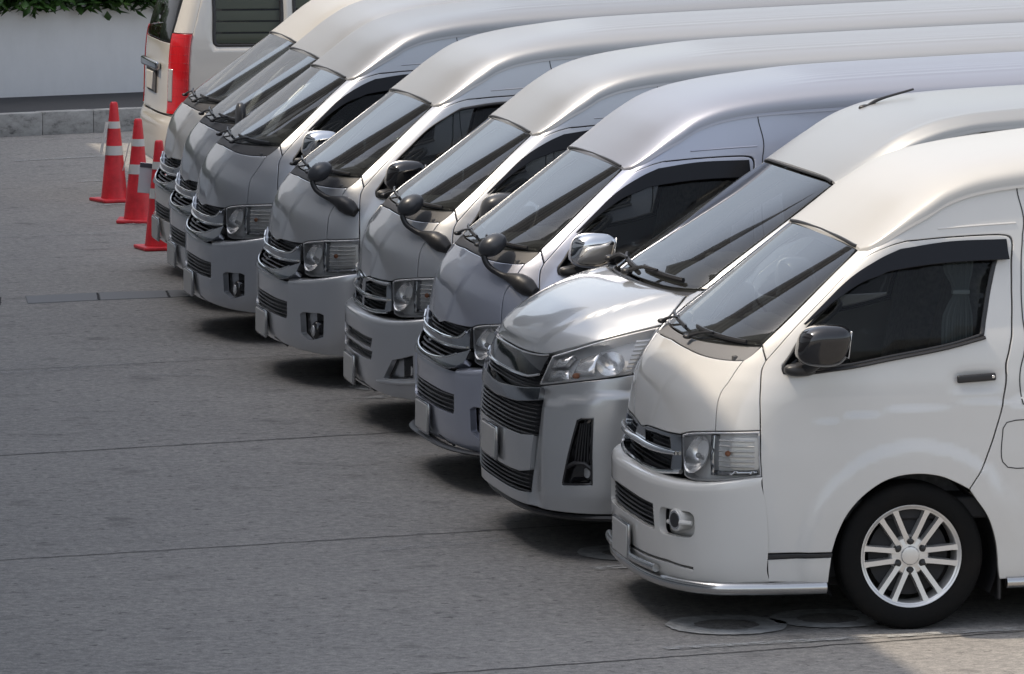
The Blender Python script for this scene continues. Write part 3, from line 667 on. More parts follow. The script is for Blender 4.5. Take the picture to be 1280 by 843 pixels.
def nose_a():      # cream van: low bumper with ledge, steel guard tube
    lift = lambda a: .045*sstep(.75, 1.45, a)
    B = Surf(btab(.683), lift=lift); L = []
    end = [(.388, -.934, .742), (.40, -.93, .593), (.411, -.925, .464), (.429, -.91, .243)]
    poly = []
    top = [np.array([a*MS, .702]) for a in np.linspace(0, 1.16, 40)]
    ae = [np.array([B._a(x+.006, None, z-.045)*MS, z-.045]) for x, y, z in end]
    bot = [np.array([a*MS, .235-.03*sstep(.6, 1.2, a)]) for a in np.linspace(1.16, 0, 40)]
    half = np.array(top+catmull(ae, .014)+bot)
    poly = sym_poly(half)
    inta = polyS(B, [(None, .495, .563), (None, .515, .445), (None, .2, .452), (None, -.2, .452), (None, -.515, .445), (None, -.495, .563), (None, -.2, .572), (None, .2, .572)])
    fog = lambda s: rrect(B, *(sorted((s*.565, s*.80))), .437, .560, .035)
    slot = polyS(B, [(None, .79, .300), (None, .63, .318), (None, .24, .316), (None, -.24, .316), (None, -.63, .318), (None, -.79, .300), (None, -.79, .288), (None, -.63, .305), (None, -.24, .301), (None, .24, .301), (None, .63, .305), (None, .79, .288)], .02)
    bump_ = patch(B, None, poly=poly, holes=[inta, fog(1), fog(-1), slot], rows=[.655, .663, .669, .674, .678, .682, .686, .690, .694, .698], h=.028, depth=.035, gap=.001)
    kids = [Part('intake_slats', join(slats(B, -.50, .50, .452, .566, 5, -.03, .011), patch(B, None, poly=inta, off=-.07, depth=0, h=.06, gap=0, ring=0)), 'black'),
            Part('lower_slot', patch(B, None, poly=slot, off=-.03, depth=0, h=.08, gap=0, ring=0), 'black')]
    for s in (1, -1):
        rec = patch(B, None, poly=inset(fog(s), -.004), off=-.055, depth=0, h=.04, gap=0, ring=0)
        c = B.P(B._a(None, -s*.70, .497)*1, .497)
        c = B.P(s*abs(B._a(None, .70, .497)), .497); pod, lens, ring = fogpod(c+np.array([-.008, -s*.012, .018]), .053, .09, (-.93, -s*.36, 0))
        tab_ = [tube([c+np.array([.01, -s*.05, .01]), c+np.array([.055, -s*.095, .012])], [.014, .010], 8), tube([c+np.array([-.005, s*.045, .0]), c+np.array([-.02, s*.085, -.002])], [.014, .010], 8)]
        kids.append(Part('fog_lamp', pod, 'PAINT', [Part('fog_recess', rec, 'PAINT'), Part('fog_lens', lens, 'gloss_black'), Part('fog_ring', ring, 'chrome'), Part('fog_bracket', join(*tab_), 'PAINT')]))
    L.append(Part('front_bumper', bump_, 'PAINT', kids))
    # steel guard tubes
    g = Surf(btab(.683)); ys = np.linspace(0, .87, 30)
    def ring(z, off, yend, tail):
        pts = [g.P(g._a(None, y, z), z)+g.norm(g._a(None, y, z), z)*off for y in np.linspace(yend, -yend, 60)]
        pts = [p*[1, 1, 0]+np.array([0, 0, z]) for p in pts]
        if tail: pts = [(.70, .905, z), (.5, .907, z)]+[p for p in pts]+[(.5, -.907, z), (.70, -.905, z)]
        return tube(pts, .031 if tail else .019, 14, .03)
    L.append(Part('guard_tube', join(ring(.212, .012, .86, True)), 'steel', [Part('upper_guard_tube', ring(.268, .022, .55, False), 'steel')]))
    L.append(plateparts((-.083, 0, .333)))
    # grille
    GB = [(.073, -.640, .731), (.049, -.573, .716), (.017, -.406, .698), (.001, -.111, .689), (0, 0, .688)]
    GT = [(.013, 0, .866), (.013, -.05, .872), (.016, -.131, .884), (.022, -.288, .891), (.041, -.468, .895), (.076, -.606, .900)]
    gpoly = outline(S2n, [GT, [GT[-1], (.075, -.634, .842), GB[0]], GB], sym=True)
    frame = patch(S2n, None, poly=gpoly, holes=[polyS(S2n, [(None, .55, .80), (None, .535, .725), (None, .4, .71), (None, 0, .702), (None, -.4, .71), (None, -.535, .725), (None, -.55, .80), (None, 0, .79)]), polyS(S2n, [(None, .50, .875), (None, .53, .825), (None, .12, .815), (None, .09, .862), (None, .3, .873)]), polyS(S2n, [(None, -.50, .875), (None, -.53, .825), (None, -.12, .815), (None, -.09, .862), (None, -.3, .873)])], off=.0, depth=.04, h=.025, gap=.004)
    sl = slats(S2n, -.56, .56, .705, .885, 8, -.035, .008)
    L.append(Part('grille', frame, 'chrome_dark', [Part('grille_slats', sl, 'black'),
        Part('lower_chrome', tube(tpath(S2n, GB[:1]+[(p[0], p[1], p[2]+.007) for p in GB[1:]]+[(p[0], -p[1], p[2]+.007) for p in reversed(GB[1:-1])]+[(GB[0][0], -GB[0][1], GB[0][2])], .006), .012, 8), 'chrome'),
        Part('wing_bar', tube(tpath(S2n, [(None, .6, .812), (None, .45, .806), (None, .2, .802), (None, 0, .803), (None, -.2, .802), (None, -.45, .806), (None, -.6, .812)], .012), [.010, .016, .018, .016, .010], 10, flat=1.0), 'chrome')]))
    return L

def nose_b(lip=False):      # facelift: tall corner bumper, chrome chevrons
    lift = lambda a: .064*sstep(.55, 1.45, a)
    B = Surf(btab(.664), lift=lift); L = []
    B0 = Surf([(.40, -.065, .59, .936, 3.), (.655, -.067, .60, .94, 3.), (.68, -.062, .60, .94, 3.), (.74, -.028, .585, .935, 3.), (.80, .004, .565, .932, 3.), (.95, .03, .56, .928, 3.)])
    end = [(.386, -.934, .730), (.395, -.93, .593), (.411, -.925, .464), (.425, -.91, .226)]
    ae = [np.array([B._a(x+.006, None, z-.064)*MS, z-.064]) for x, y, z in end]
    a1 = B._a(None, -.567, .6)
    top = [np.array([a*MS, .684]) for a in np.linspace(a1, 1.25, 30)]
    bot = [np.array([a*MS, .255-.10*sstep(.45, 1.3, a)]) for a in np.linspace(1.2, 0, 40)]
    cen = [np.array([0, .43]), np.array([a1*MS*.985, .423]), np.array([a1*MS, .44]), np.array([a1*MS, .684])]
    half = np.array(catmull(cen[:2], .014)+catmull(cen[1:3], .008)+catmull(cen[2:], .014)+top+catmull(ae, .014)+bot)
    poly = sym_poly(half)
    fz = lambda s: polyS(B, [(None, s*.715, .458), (None, s*.74, .47), (None, s*.84, .455), (None, s*.858, .44), (None, s*.853, .30), (None, s*.77, .285), (None, s*.72, .335)], .01)
    bm_ = patch(B, None, poly=poly, holes=[fz(1), fz(-1)], rows=[.638, .645, .650, .655, .660, .664, .668, .672, .676, .680], h=.028, depth=.045, gap=.001)
    kids = []
    for s in (1, -1):
        rec = patch(B, None, poly=inset(fz(s), -.004), off=-.06, depth=0, h=.04, gap=0, ring=0)
        c = B.P(s*abs(B._a(None, .82, .375)), .345)+np.array([.03, s*.025, 0]); pod = sellip(c, (.05, .035, .062), 2.6, 24, 16); lens = sellip(c+np.array([-.04, -s*.01, 0]), (.014, .022, .036), 2.2, 18, 12)
        blk = patch(B, None, poly=polyS(B, [(None, s*.80, .458), (None, s*.848, .447), (None, s*.845, .305), (None, s*.80, .297)], .012), off=-.052, depth=0, h=.04, gap=0, ring=0)
        kids.append(Part('fog_lamp', pod, 'gloss_black', [Part('fog_recess', rec, 'PAINT'), Part('fog_backplate', blk, 'black'), Part('fog_lens', lens, 'lamp_clear')]))
    L.append(Part('front_bumper', bm_, 'PAINT', kids))
    up_ = polyS(B, [(None, .572, .525), (None, .572, .66), (None, .2, .662), (None, -.2, .662), (None, -.572, .66), (None, -.572, .525), (None, -.2, .53), (None, .2, .53)])
    L.append(Part('bumper_centre', patch(B, None, poly=up_, off=-.014, depth=.03, h=.04, gap=0), 'PAINT'))
    inn = polyS(B, [(None, .572, .42), (None, .572, .53), (None, -.572, .53), (None, -.572, .42)])
    L.append(Part('lower_intake', join(slats(B, -.56, .56, .432, .528, 4, -.022, .011), patch(B, None, poly=inn, off=-.06, depth=0, h=.06, gap=0, ring=0)), 'black'))
    # chrome chevron above the bumper
    ch = [[(None, 0, .664), (None, -.365, .664), (None, -.469, .662), (None, -.566, .676)], [(None, -.566, .676), (None, -.640, .712)], [(None, -.640, .712), (None, -.630, .782)], [(None, -.630, .782), (None, -.53, .752), (None, -.42, .722), (None, -.33, .706), (None, -.15, .694), (None, 0, .690)]]
    L.append(Part('chevron_trim', patch(B0, ch, off=.004, depth=.05, h=.02, gap=0, sym=True), 'chrome_dark', [
        Part('chevron_edge', tube(tpath(B0, [(None, .52, .751), (None, .42, .722), (None, .33, .708), (None, .15, .696), (None, 0, .692), (None, -.15, .696), (None, -.33, .708), (None, -.42, .722), (None, -.52, .751)], .004), .006, 8), 'chrome')]))
    wg = [[(None, 0, .757), (None, -.3, .764), (None, -.545, .776), (None, -.628, .785)], [(None, -.628, .785), (None, -.612, .895)], [(None, -.612, .895), (None, -.585, .882), (None, -.53, .845), (None, -.43, .827), (None, -.17, .816), (None, 0, .818)]]
    L.append(Part('grille', patch(S2n, wg, off=.012, depth=.05, h=.02, gap=0, sym=True), 'chrome_dark', [
        Part('grille_slats', join(slats(S2n, -.60, .60, .765, .90, 6, -.03, .008), slats(B0, -.58, .58, .69, .775, 4, -.022, .010)), 'black'), Part('grille_chrome', tube(tpath(S2n, [(None, .60, .790), (None, .3, .775), (None, 0, .768), (None, -.3, .775), (None, -.60, .790)], .016), .006, 8), 'chrome'), Part('grille_chrome', tube(tpath(S2n, [(None, .57, .872), (None, .52, .843), (None, .43, .826), (None, .17, .815), (None, 0, .815), (None, -.17, .815), (None, -.43, .826), (None, -.52, .843), (None, -.57, .872)], .014), .007, 8), 'chrome')]))
    L.append(plateparts((-.083, 0, .345)))
    if lip:
        lp = [B.P(a, .215)*[1, 1, 0]+np.array([-.03, 0, .235-.012*abs(a)]) for a in np.linspace(-1.35, 1.35, 60)]
        L.append(Part('lip_spoiler', tube(lp, .034, 8, flat=.35), 'black'))
    low = patch(B, None, poly=sym_poly(np.array([[0, .28], [.35*MS, .28], [.55*MS, .25], [.55*MS, .24], [.35*MS, .268], [0, .268]])), off=.002, depth=.01, h=.05, gap=0, ring=0)
    L.append(Part('lower_slot', low, 'black'))
    return L

def nose_c():      # early type: two-slot bumper, framed grille
    lift = lambda a: .045*sstep(.65, 1.4, a)
    B = Surf(btab(.668), lift=lift); L = []
    end = [(.386, -.934, .722), (.395, -.93, .593), (.411, -.925, .464), (.425, -.91, .23)]
    ae = [np.array([B._a(x+.006, None, z-.045)*MS, z-.045]) for x, y, z in end]
    top = [np.array([a*MS, .687]) for a in np.linspace(0, 1.16, 40)]; bot = [np.array([a*MS, .25-.06*sstep(.45, 1.2, a)]) for a in np.linspace(1.2, 0, 40)]
    poly = sym_poly(np.array(top+catmull(ae, .014)+bot))
    sl = lambda z0, z1: polyS(B, [(None, .50, z0), (None, .525, z1), (None, .2, z1+.008), (None, -.2, z1+.008), (None, -.525, z1), (None, -.50, z0), (None, -.2, z0+.006), (None, .2, z0+.006)])
    s1, s2 = sl(.498, .556), sl(.424, .478)
    fg = lambda s: polyS(B, [(None, s*.66, .335), (None, s*.74, .445), (None, s*.855, .47), (None, s*.855, .332)], .012)
    kids = [Part('intake_slats', join(*[patch(B, None, poly=q, off=-.045, depth=0, h=.06, gap=0, ring=0) for q in (s1, s2)], slats(B, -.5, .5, .50, .555, 1, -.03, .006), slats(B, -.5, .5, .426, .476, 1, -.03, .006)), 'black')]
    for s in (1, -1):
        rec = patch(B, None, poly=inset(fg(s), -.004), off=-.05, depth=0, h=.04, gap=0, ring=0)
        c = B.P(s*abs(B._a(None, .83, .40)), .37); pod, lens, ring = fogpod(c+np.array([.025, s*.02, .01]), .046, .05, (-.95, -s*.3, 0))
        cover = patch(B, None, poly=polyS(B, [(None, s*.80, .455), (None, s*.852, .465), (None, s*.852, .34), (None, s*.80, .34)], .012), off=-.025, depth=.03, h=.04, gap=0, ring=0)
        lipm = tube(tpath(B, [(None, s*.60, .312), (None, s*.70, .318), (None, s*.80, .322), (None, s*.87, .33)], .012), [.008, .015, .015, .012], 8)
        kids.append(Part('fog_lamp', pod, 'gloss_black', [Part('fog_recess', rec, 'PAINT'), Part('fog_cover', cover, 'black'), Part('fog_lens', lens, 'lamp_clear'), Part('fog_lip', lipm, 'PAINT')]))
    L.append(Part('front_bumper', patch(B, None, poly=poly, holes=[s1, s2, fg(1), fg(-1)], rows=[.642, .649, .655, .660, .664, .668, .672, .676, .680], h=.028, depth=.04, gap=.001), 'PAINT', kids))
    GB = [(None, -.640, .725), (None, -.573, .708), (None, -.406, .692), (None, -.111, .684), (0, 0, .683)]
    GT = [(.013, 0, .866), (.013, -.05, .872), (.016, -.131, .882), (.022, -.288, .887), (.041, -.468, .890), (.074, -.602, .898)]
    gp = outline(S2n, [GT, [GT[-1], (None, -.634, .82), GB[0]], GB], sym=True)
    hu = lambda s: polyS(S2n, [(None, s*.555, .868), (None, s*.565, .80), (None, s*.3, .79), (None, s*.06, .782), (None, s*.06, .845), (None, s*.2, .866)])
    hl = lambda s: polyS(S2n, [(None, s*.565, .778), (None, s*.55, .727), (None, s*.3, .707), (None, s*.04, .702), (None, s*.04, .752), (None, s*.3, .765)])
    fr = patch(S2n, None, poly=gp, holes=[hu(1), hu(-1), hl(1), hl(-1)], off=.002, depth=.04, h=.02, gap=.004)
    L.append(Part('grille', fr, 'chrome_dark', [Part('grille_slats', slats(S2n, -.57, .57, .70, .87, 8, -.03, .009), 'black'),
        Part('grille_chrome', join(*[tube(tpath(S2n, [(None, y, z) for y, z in pp], .010), .007, 8) for pp in ([(.60, .79), (.3, .779), (0, .768), (-.3, .779), (-.60, .79)], [(.60, .885), (.3, .878), (.12, .872), (0, .862), (-.12, .872), (-.3, .878), (-.60, .885)], [(.60, .715), (.4, .7), (0, .693), (-.4, .7), (-.60, .715)])]), 'chrome')]))
    L.append(plateparts((-.083, 0, .325)))
    low = patch(B, None, poly=sym_poly(np.array([[0, .275], [.35*MS, .275], [.55*MS, .25], [.55*MS, .24], [.35*MS, .262], [0, .262]])), off=.002, depth=.01, h=.05, gap=0, ring=0)
    L.append(Part('lower_slot', low, 'black'))
    return L

def thing(name, label, cat, loc, rz=0, group=None):
    o = bpy.data.objects.new(name, None); COL.objects.link(o); o.empty_display_size = .2; o.location = loc; o.rotation_euler = (0, 0, rz); o['label'] = label; o['category'] = cat
    if group: o['group'] = group
    return o
def tag(o, label=None, cat=None, group=None, kind=None):
    for k, v_ in (('label', label), ('category', cat), ('group', group), ('kind', kind)):
        if v_: o[k] = v_
    return o
def obj(name, m, mat, parent=None, angle=38, **kw):
    me = m if isinstance(m, bpy.types.Mesh) else mk(name, m[0], m[1], m[2] if len(m) > 2 else None, angle=angle)
    o = bpy.data.objects.new(name, me); COL.objects.link(o); o.parent = parent
    if me.materials[0] is None: me.materials[0] = M[mat]
    else: o.material_slots[0].link = 'OBJECT'; o.material_slots[0].material = M[mat]
    return tag(o, **kw)

K = kit200()
NOSE = {'a': nose_a(), 'b': nose_b(), 'bl': nose_b(True), 'c': nose_c()}
GROUP = 'vans parked in a row'
def van200(label, loc, rz, nose, paints, visor=True, arm=None, curtain=False, mirrors=(0, 1)):
    t = thing('passenger_van', label, 'van', loc, rz, GROUP); pm = dict(paints); pm.setdefault('ROOF', paints['PAINT']+'_roof'); pm.setdefault('COWL', 'cowl_dark' if nose != 'a' else 'cowl')
    flat = [K['hood'], K['windshield'], K['cowl'], K['roof'], K['underbody'], K['backing'], K['tailgate']]+K['wipers']+K['cabin']+K['seats']+NOSE[nose]
    for k in ('fender', 'door', 'sill', 'side', 'liner', 'headlight')+(('visor',) if visor else ()): flat += K[k]
    flat += [K['mirror'][i] for i in mirrors]
    if nose == 'a': flat += K['sidestep']
    if arm: flat.append(K[arm])
    if curtain: flat.append(K['curtain'])
    for p in flat: put(p, t, pm)
    for x in (1.11, 4.22):
        for y, a in ((-.815, 0), (.815, math.pi)):
            w = put(K['wheel'], t, pm); w.location = (x, y, .345); w.rotation_euler = (0, .35 if x < 2 else .1, a)
    return t
ch, bk = 'chrome', 'gloss_black'
van200('cream white high-roof van with alloy wheel, nearest to the camera', (0, 0, 0), R(-1.09), 'a', {'PAINT': 'cream', 'MIRROR': bk, 'HANDLE': 'black'}, curtain=True)
van200('bluish silver van with chrome door mirror and egg parking mirror, beside the long-bonnet van', (-.111, 4.599, 0), R(.35), 'bl', {'PAINT': 'silver_blue', 'MIRROR': ch, 'HANDLE': ch}, arm='arm_mirror')
van200('silver van with two-slot bumper and framed chrome grille, mid-row', (-.094, 7.096, 0), R(-.93), 'c', {'PAINT': 'silver', 'MIRROR': 'mirror_grey', 'HANDLE': 'PAINT'}, arm='arm_mirror')
van200('silver van without window visors, black door mirror and egg parking mirror', (-.253, 9.498, 0), R(.92), 'b', {'PAINT': 'silver', 'MIRROR': bk, 'HANDLE': ch}, visor=False, arm='arm_mirror')
van200('grey silver van with chrome mirror and dark visors, no parking mirror on its nose', (-.359, 12.05, 0), R(.6), 'b', {'PAINT': 'silver_dark', 'MIRROR': ch, 'HANDLE': ch}, mirrors=(0,))
van200('silver van mostly hidden between the grey silver and pearl white vans', (-.20, 14.02, 0), R(.1), 'b', {'PAINT': 'silver', 'MIRROR': bk, 'HANDLE': ch}, arm='flat_mirror', mirrors=())
van200('pearl white van at the far end of the row, behind the cones', (-.045, 16.0, 0), R(-.6), 'b', {'PAINT': 'cream2', 'MIRROR': bk, 'HANDLE': ch}, mirrors=())
#==PART3==

# ================================================================== the long-bonnet van
H300 = [(.15, -.08, .55, .94, 3.2), (.25, -.11, .58, .96, 3.2), (.5, -.115, .62, .97, 3.2), (.75, -.10, .64, .975, 3.2), (.9, -.07, .65, .972, 3.2), (1.0, -.04, .66, .968, 3.0), (1.07, -.0, .68, .963, 2.8), (1.14, .07, .70, .957, 2.7), (1.2, .16, .72, .95, 2.6), (1.26, .28, .72, .942, 2.6), (1.31, .43, .68, .935, 2.6), (1.345, .57, .62, .925, 2.7),
        (1.45, .75, .5, .905, 2.9), (1.65, 1.08, .33, .865, 3.3), (1.87, 1.45, .2, .82, 3.8), (2.0, 1.66, .17, .80, 4.), (2.2, 2.0, .15, .78, 4.)]
hood_y = pchip([1.0, 1.088, 1.185, 1.253, 1.309, 1.36], [.42, .487, .567, .65, .70, .73])
bump_z = pchip([-.1, .025, .198, .373, .6, 6], [.77, .782, .821, .837, .845, .85])
def disp300(q):
    x, y, z = q[..., 0], np.abs(q[..., 1]), q[..., 2]
    yc = hood_y(z); d = .013*(1-sstep(yc-.012, yc+.05, y))*sstep(1.02, 1.07, z)*(1-sstep(1.30, 1.36, z))
    zc = bump_z(x); d = d+.016*(1-sstep(zc-.008, zc+.035, z))*sstep(.66, .76, y)*sstep(.2, .35, z)
    d = d-.022*(1-sstep(.685, .785, y))*sstep(.60, .66, y)*(1-sstep(.84, .87, z))*sstep(.2, .3, z)
    return d
S3 = Surf(H300, disp300); S3n = Surf(H300)
def gen_roof(DR, Tx, Tz, x1, xo_=-.02, q=2.35, ribs=.003):
    xs = [p[0] for p in DR]; E = pchip(xs, [p[2] for p in DR]); W = pchip(xs, [-p[1]+.010 for p in DR]); T = pchip(Tx, Tz); s0 = xs[0]
    s = np.concatenate([np.linspace(s0, s0+1.3, 60)[:-1], np.linspace(s0+1.3, x1, 30)]); th = np.linspace(-1, 1, 81); u = np.sign(th)*(1-(1-np.abs(th))**1.6); V, F = [], []
    for si in s:
        e, w = float(E(si)), float(W(si)); k = 1-sstep(s0, s0+.35, si); zz = e+(float(T(si))-e)*(1-np.abs(u)**q)**(1/q)
        rib = ribs*(np.cos(u*w/.05*math.pi)*.5+.5)**2*sstep(s0+.9, s0+1.4, si)*(1-sstep(.55, .62, np.abs(u*w)))
        rail = .014*np.exp(-((np.abs(u)*w-(w-.10))/.045)**2)*sstep(s0+.05, s0+.4, si) if ribs > .0035 else 0
        V += list(np.stack([si+xo_*(1-u*u)*k, -u*w, zz+rib+rail], 1))
    m = len(th); V = np.array(V)
    for i in range(len(s)-1):
        for k in range(m-1): F.append((i*m+k, i*m+k+1, (i+1)*m+k+1, (i+1)*m+k))
    rims = [([i*m for i in range(len(s))], (0, .004, -.016)), ([i*m+m-1 for i in range(len(s))], (0, -.004, -.016)), (list(range(m)), (-.004, 0, -.014))]
    Va = [V]; cnt = len(V)
    for idx, dl in rims:
        b = V[idx]; Va += [b, b+np.array(dl)]; L = len(idx)
        for i in range(L-1): F.append((cnt+i, cnt+i+1, cnt+L+i+1, cnt+L+i))
        cnt += 2*L
    return np.concatenate(Va), [tuple(reversed(f)) for f in F], None

def van300(label, loc, rz, pm):
    t = thing('passenger_van', label, 'van', loc, rz, GROUP); L = []
    CW = [(.56, 0, 1.343), (.567, -.092, 1.3435), (.595, -.478, 1.34), (.651, -.688, 1.331), (.71, -.81, 1.322)]
    FG = [(.71, -.81, 1.322), (.671, -.847, 1.292), (.615, -.889, 1.242), (.559, -.911, 1.19)]
    HLr = [(.559, -.911, 1.19), (.354, -.864, 1.138), (.169, -.77, 1.076), (.052, -.646, 1.027)]
    HF = [(.052, -.646, 1.027), (.03, -.602, 1.018), (-.011, -.449, 1.012), (-.031, -.246, 1.010), (-.036, 0, 1.010)]
    L.append(Part('hood', patch(S3, [CW, FG, HLr, HF], sym=True, h=.025, depth=.03), 'PAINT'))
    EMB = [(-.036, 0, .893), (None, -.132, .895), (None, -.40, .898), (None, -.534, .901), (None, -.635, .918)]
    emb = patch(S3n, [[(None, 0, 1.004), (None, -.246, 1.004), (None, -.449, 1.006), (None, -.602, 1.012), (None, -.640, 1.018)], [(None, -.640, 1.018), (None, -.635, .918)], list(reversed(EMB))], sym=True, off=.0, depth=.04, h=.03, gap=0)
    L.append(Part('grille', emb, 'gloss_black', [Part('chrome_edge', tube(tpath(S3n, [(None, .635, .918), (None, .534, .900), (None, .40, .897), (None, 0, .892), (None, -.40, .897), (None, -.534, .900), (None, -.635, .918)], .006), .006, 6), 'chrome'),
        Part('chrome_edge', tube(tpath(S3n, [(None, .645, 1.016), (None, .602, 1.010), (None, .449, 1.004), (None, 0, 1.002), (None, -.449, 1.004), (None, -.602, 1.010), (None, -.645, 1.016)], .006), .005, 6), 'chrome'),
        Part('grille_slats', slats(S3n, -.66, .66, .838, .892, 3, -.018, .008), 'black')]))
    vb = [[(None, 0, .812), (None, -.079, .812), (None, -.30, .826), (None, -.522, .840), (None, -.688, .858)], [(None, -.688, .858), (None, -.690, .794)], [(None, -.690, .794), (None, -.474, .767), (None, -.25, .758), (None, 0, .748)]]
    L.append(Part('chrome_chevron', patch(S3n, vb, sym=True, off=.012, depth=.05, h=.02, gap=0), 'chrome_dark'))
    back = patch(S3n, None, poly=polyS(S3n, [(None, .70, .30), (None, .70, .9), (None, .64, 1.0), (None, -.64, 1.0), (None, -.70, .9), (None, -.70, .30)]), off=-.06, depth=.03, h=.07, gap=0, ring=0)
    for k in range(8):
        z = .618+k*(.768-.618)/7; zc = z
        L.append(Part('grille_slat', tube([S3n.P(S3n._a(None, y, z), z)+S3n.norm(S3n._a(None, y, z), z)*-.008 for y in np.linspace(-.678, .678, 26)], .0125, 8, flat=.42), 'black'))
    for k in range(5):
        z = .325+k*(.408-.325)/4
        L.append(Part('lower_slat', tube([S3n.P(S3n._a(None, y, z), z)+S3n.norm(S3n._a(None, y, z), z)*-.008 for y in np.linspace(-.632, .632, 24)], .0115, 8, flat=.42), 'black'))
    L.append(Part('nose_backing', back, 'black'))
    cen = polyS(S3n, [(None, .672, .618), (None, .545, .606), (None, .18, .604), (None, -.18, .604), (None, -.545, .606), (None, -.672, .618), (None, -.645, .434), (None, -.53, .416), (None, -.19, .414), (None, .19, .414), (None, .53, .416), (None, .645, .434)])
    L.append(Part('bumper_centre', patch(S3n, None, poly=cen, off=.004, depth=.04, h=.04, gap=.001), 'PAINT'))
    BI = [(-.018, -.692, .79), (-.04, -.683, .632), (-.057, -.646, .434), (-.061, -.630, .322)]
    HB = [(.395, -.963, .945), (.248, -.93, .922), (.112, -.849, .899), (-.016, -.66, .860)]
    fz = polyS(S3, [(.133, -.899, .718), (.150, -.91, .728), (.207, -.936, .731), (.202, -.938, .393), (.07, -.86, .386), (.068, -.86, .40)], .012)
    bp = outline(S3, [[(.56, -.965, .255), (.56, -.97, .945)], [(.56, -.97, .945), (.395, -.963, .945)], HB, [(-.016, -.66, .860), BI[0]], BI, [BI[-1], (None, -.546, .315), (None, -.184, .313), (None, 0, .313)], [(None, 0, .262), (None, -.175, .262), (-.063, -.613, .259), (.063, -.85, .256), (.287, -.953, .252), (.56, -.965, .255)]]) if False else None
    half = []
    for sg in [[(None, 0, .313), (None, -.184, .313), (None, -.546, .315), BI[-1]], list(reversed(BI)), [BI[0], (-.016, -.66, .860)], list(reversed(HB)), [(.395, -.963, .945), (.56, -.97, .950)], [(.56, -.97, .950), (.56, -.965, .255)], [(.56, -.965, .255), (.287, -.953, .244), (.063, -.85, .248), (-.063, -.613, .254), (None, -.175, .258), (None, 0, .258)]]:
        half += catmull([S3.az(p) for p in sg], .014)
    poly = sym_poly(np.array(half)); fm = (fz*[-1, 1])[::-1]
    kids = []
    for s in (1, -1):
        q = fz if s == 1 else fm
        rec = patch(S3, None, poly=inset(q, .004), off=-.04, depth=0, h=.04, gap=0, ring=0)
        frm = patch(S3, None, poly=q, holes=[inset(q, .010)], off=.001, depth=.045, h=.04, gap=0, ring=0)
        rb = []
        for k in range(5):
            dx = .145+.012*k; rb.append(tube(tpath(S3, [(dx, -.9, .70), (dx-.01-.006*(4-k), -.9, .49)], -.03), .006, 6))
        rb = join(*rb); rb = rb if s == 1 else mir(rb)
        c = S3.P(s*abs(S3._a(.172, -.927, .45)), .45); hoodl = tube(tpath(S3, [(.085, -.87, .478), (.12, -.89, .50), (.165, -.92, .498), (.198, -.937, .47)], -.012), .012, 8); hoodl = hoodl if s == 1 else mir(hoodl)
        pod, lens, ring = fogpod(c+np.array([.012, s*.03, 0]), .038, .03, (-.85, -s*.5, 0))
        kids.append(Part('fog_lamp', pod, 'gloss_black', [Part('fog_recess', rec, 'gloss_black'), Part('fog_frame', frm, 'gloss_black'), Part('fog_ribs', rb, 'black'), Part('fog_lens', lens, 'lamp_clear'), Part('fog_brow', hoodl, 'black')]))
    L.append(Part('front_bumper', patch(S3, None, poly=poly, holes=[fz, fm], h=.028, depth=.05, gap=.001), 'PAINT', kids))
    lip = [S3n.P(a, .2)*[1, 1, 0]+np.array([.05, 0, .222]) for a in np.linspace(-1.4, 1.4, 60)]
    L.append(Part('lower_lip', tube(lip, .03, 8, flat=.6), 'black'))
    p_ = plateparts((-.138, 0, .512)); L.append(p_)
    # headlights
    HLo = [[(-.014, -.655, .868), (.011, -.672, .931), (.053, -.667, 1.016)], [(.053, -.667, 1.016), (.133, -.751, 1.053), (.315, -.854, 1.121), (.553, -.915, 1.181)], [(.553, -.915, 1.181), (.501, -.94, 1.119), (.448, -.952, 1.051), (.395, -.963, .950)], [(.395, -.963, .950), (.248, -.93, .928), (.112, -.849, .905), (-.014, -.655, .868)]]
    hp = outline(S3n, HLo, .012)
    lens = patch(S3n, None, poly=hp, off=.002, h=.03, depth=0, gap=.004, dome=.006, domeR=.03)
    wall = patch(S3n, None, poly=hp, holes=[inset(hp, .010)], off=.002, depth=.09, h=.05, gap=.002, ring=0)
    hous = patch(S3n, None, poly=hp, off=-.07, depth=0, h=.04, gap=.004, ring=0)
    def facet(pts, off, mat_dome=.0): return patch(S3n, None, poly=polyS(S3n, pts, .02), off=off, depth=.03, h=.04, gap=0, ring=0, dome=mat_dome, domeR=.02)
    tur = facet([(.0, -.66, .89), (.10, -.80, .912), (.10, -.79, .965), (.02, -.67, .945)], -.02)
    wing = facet([(.02, -.67, .955), (.06, -.675, 1.005), (.14, -.76, 1.04), (.10, -.74, .98)], -.015)
    bl = facet([(.12, -.80, .95), (.16, -.80, 1.03), (.26, -.83, 1.065), (.22, -.87, .95)], -.03)
    b1, q, f = bowl(S3n, (.30, -.905, 1.0), .066, .06, -.006, 1.15, face=(-.50, -.72, .45))
    rib3 = []
    for k in range(8):
        z = .965+k*.021; x0 = .365+k*.007; rib3.append(tube(tpath(S3n, [(x0, -.95, z), (x0+.05+.004*k, -.95, z+.006)], -.012), .0085, 6))
    amb = sellip(S3n.P(S3n._a(.115, -.85, .93), .93)-np.array([-.02, -.02, 0]), (.02, .015, .015), 2, 12, 8)
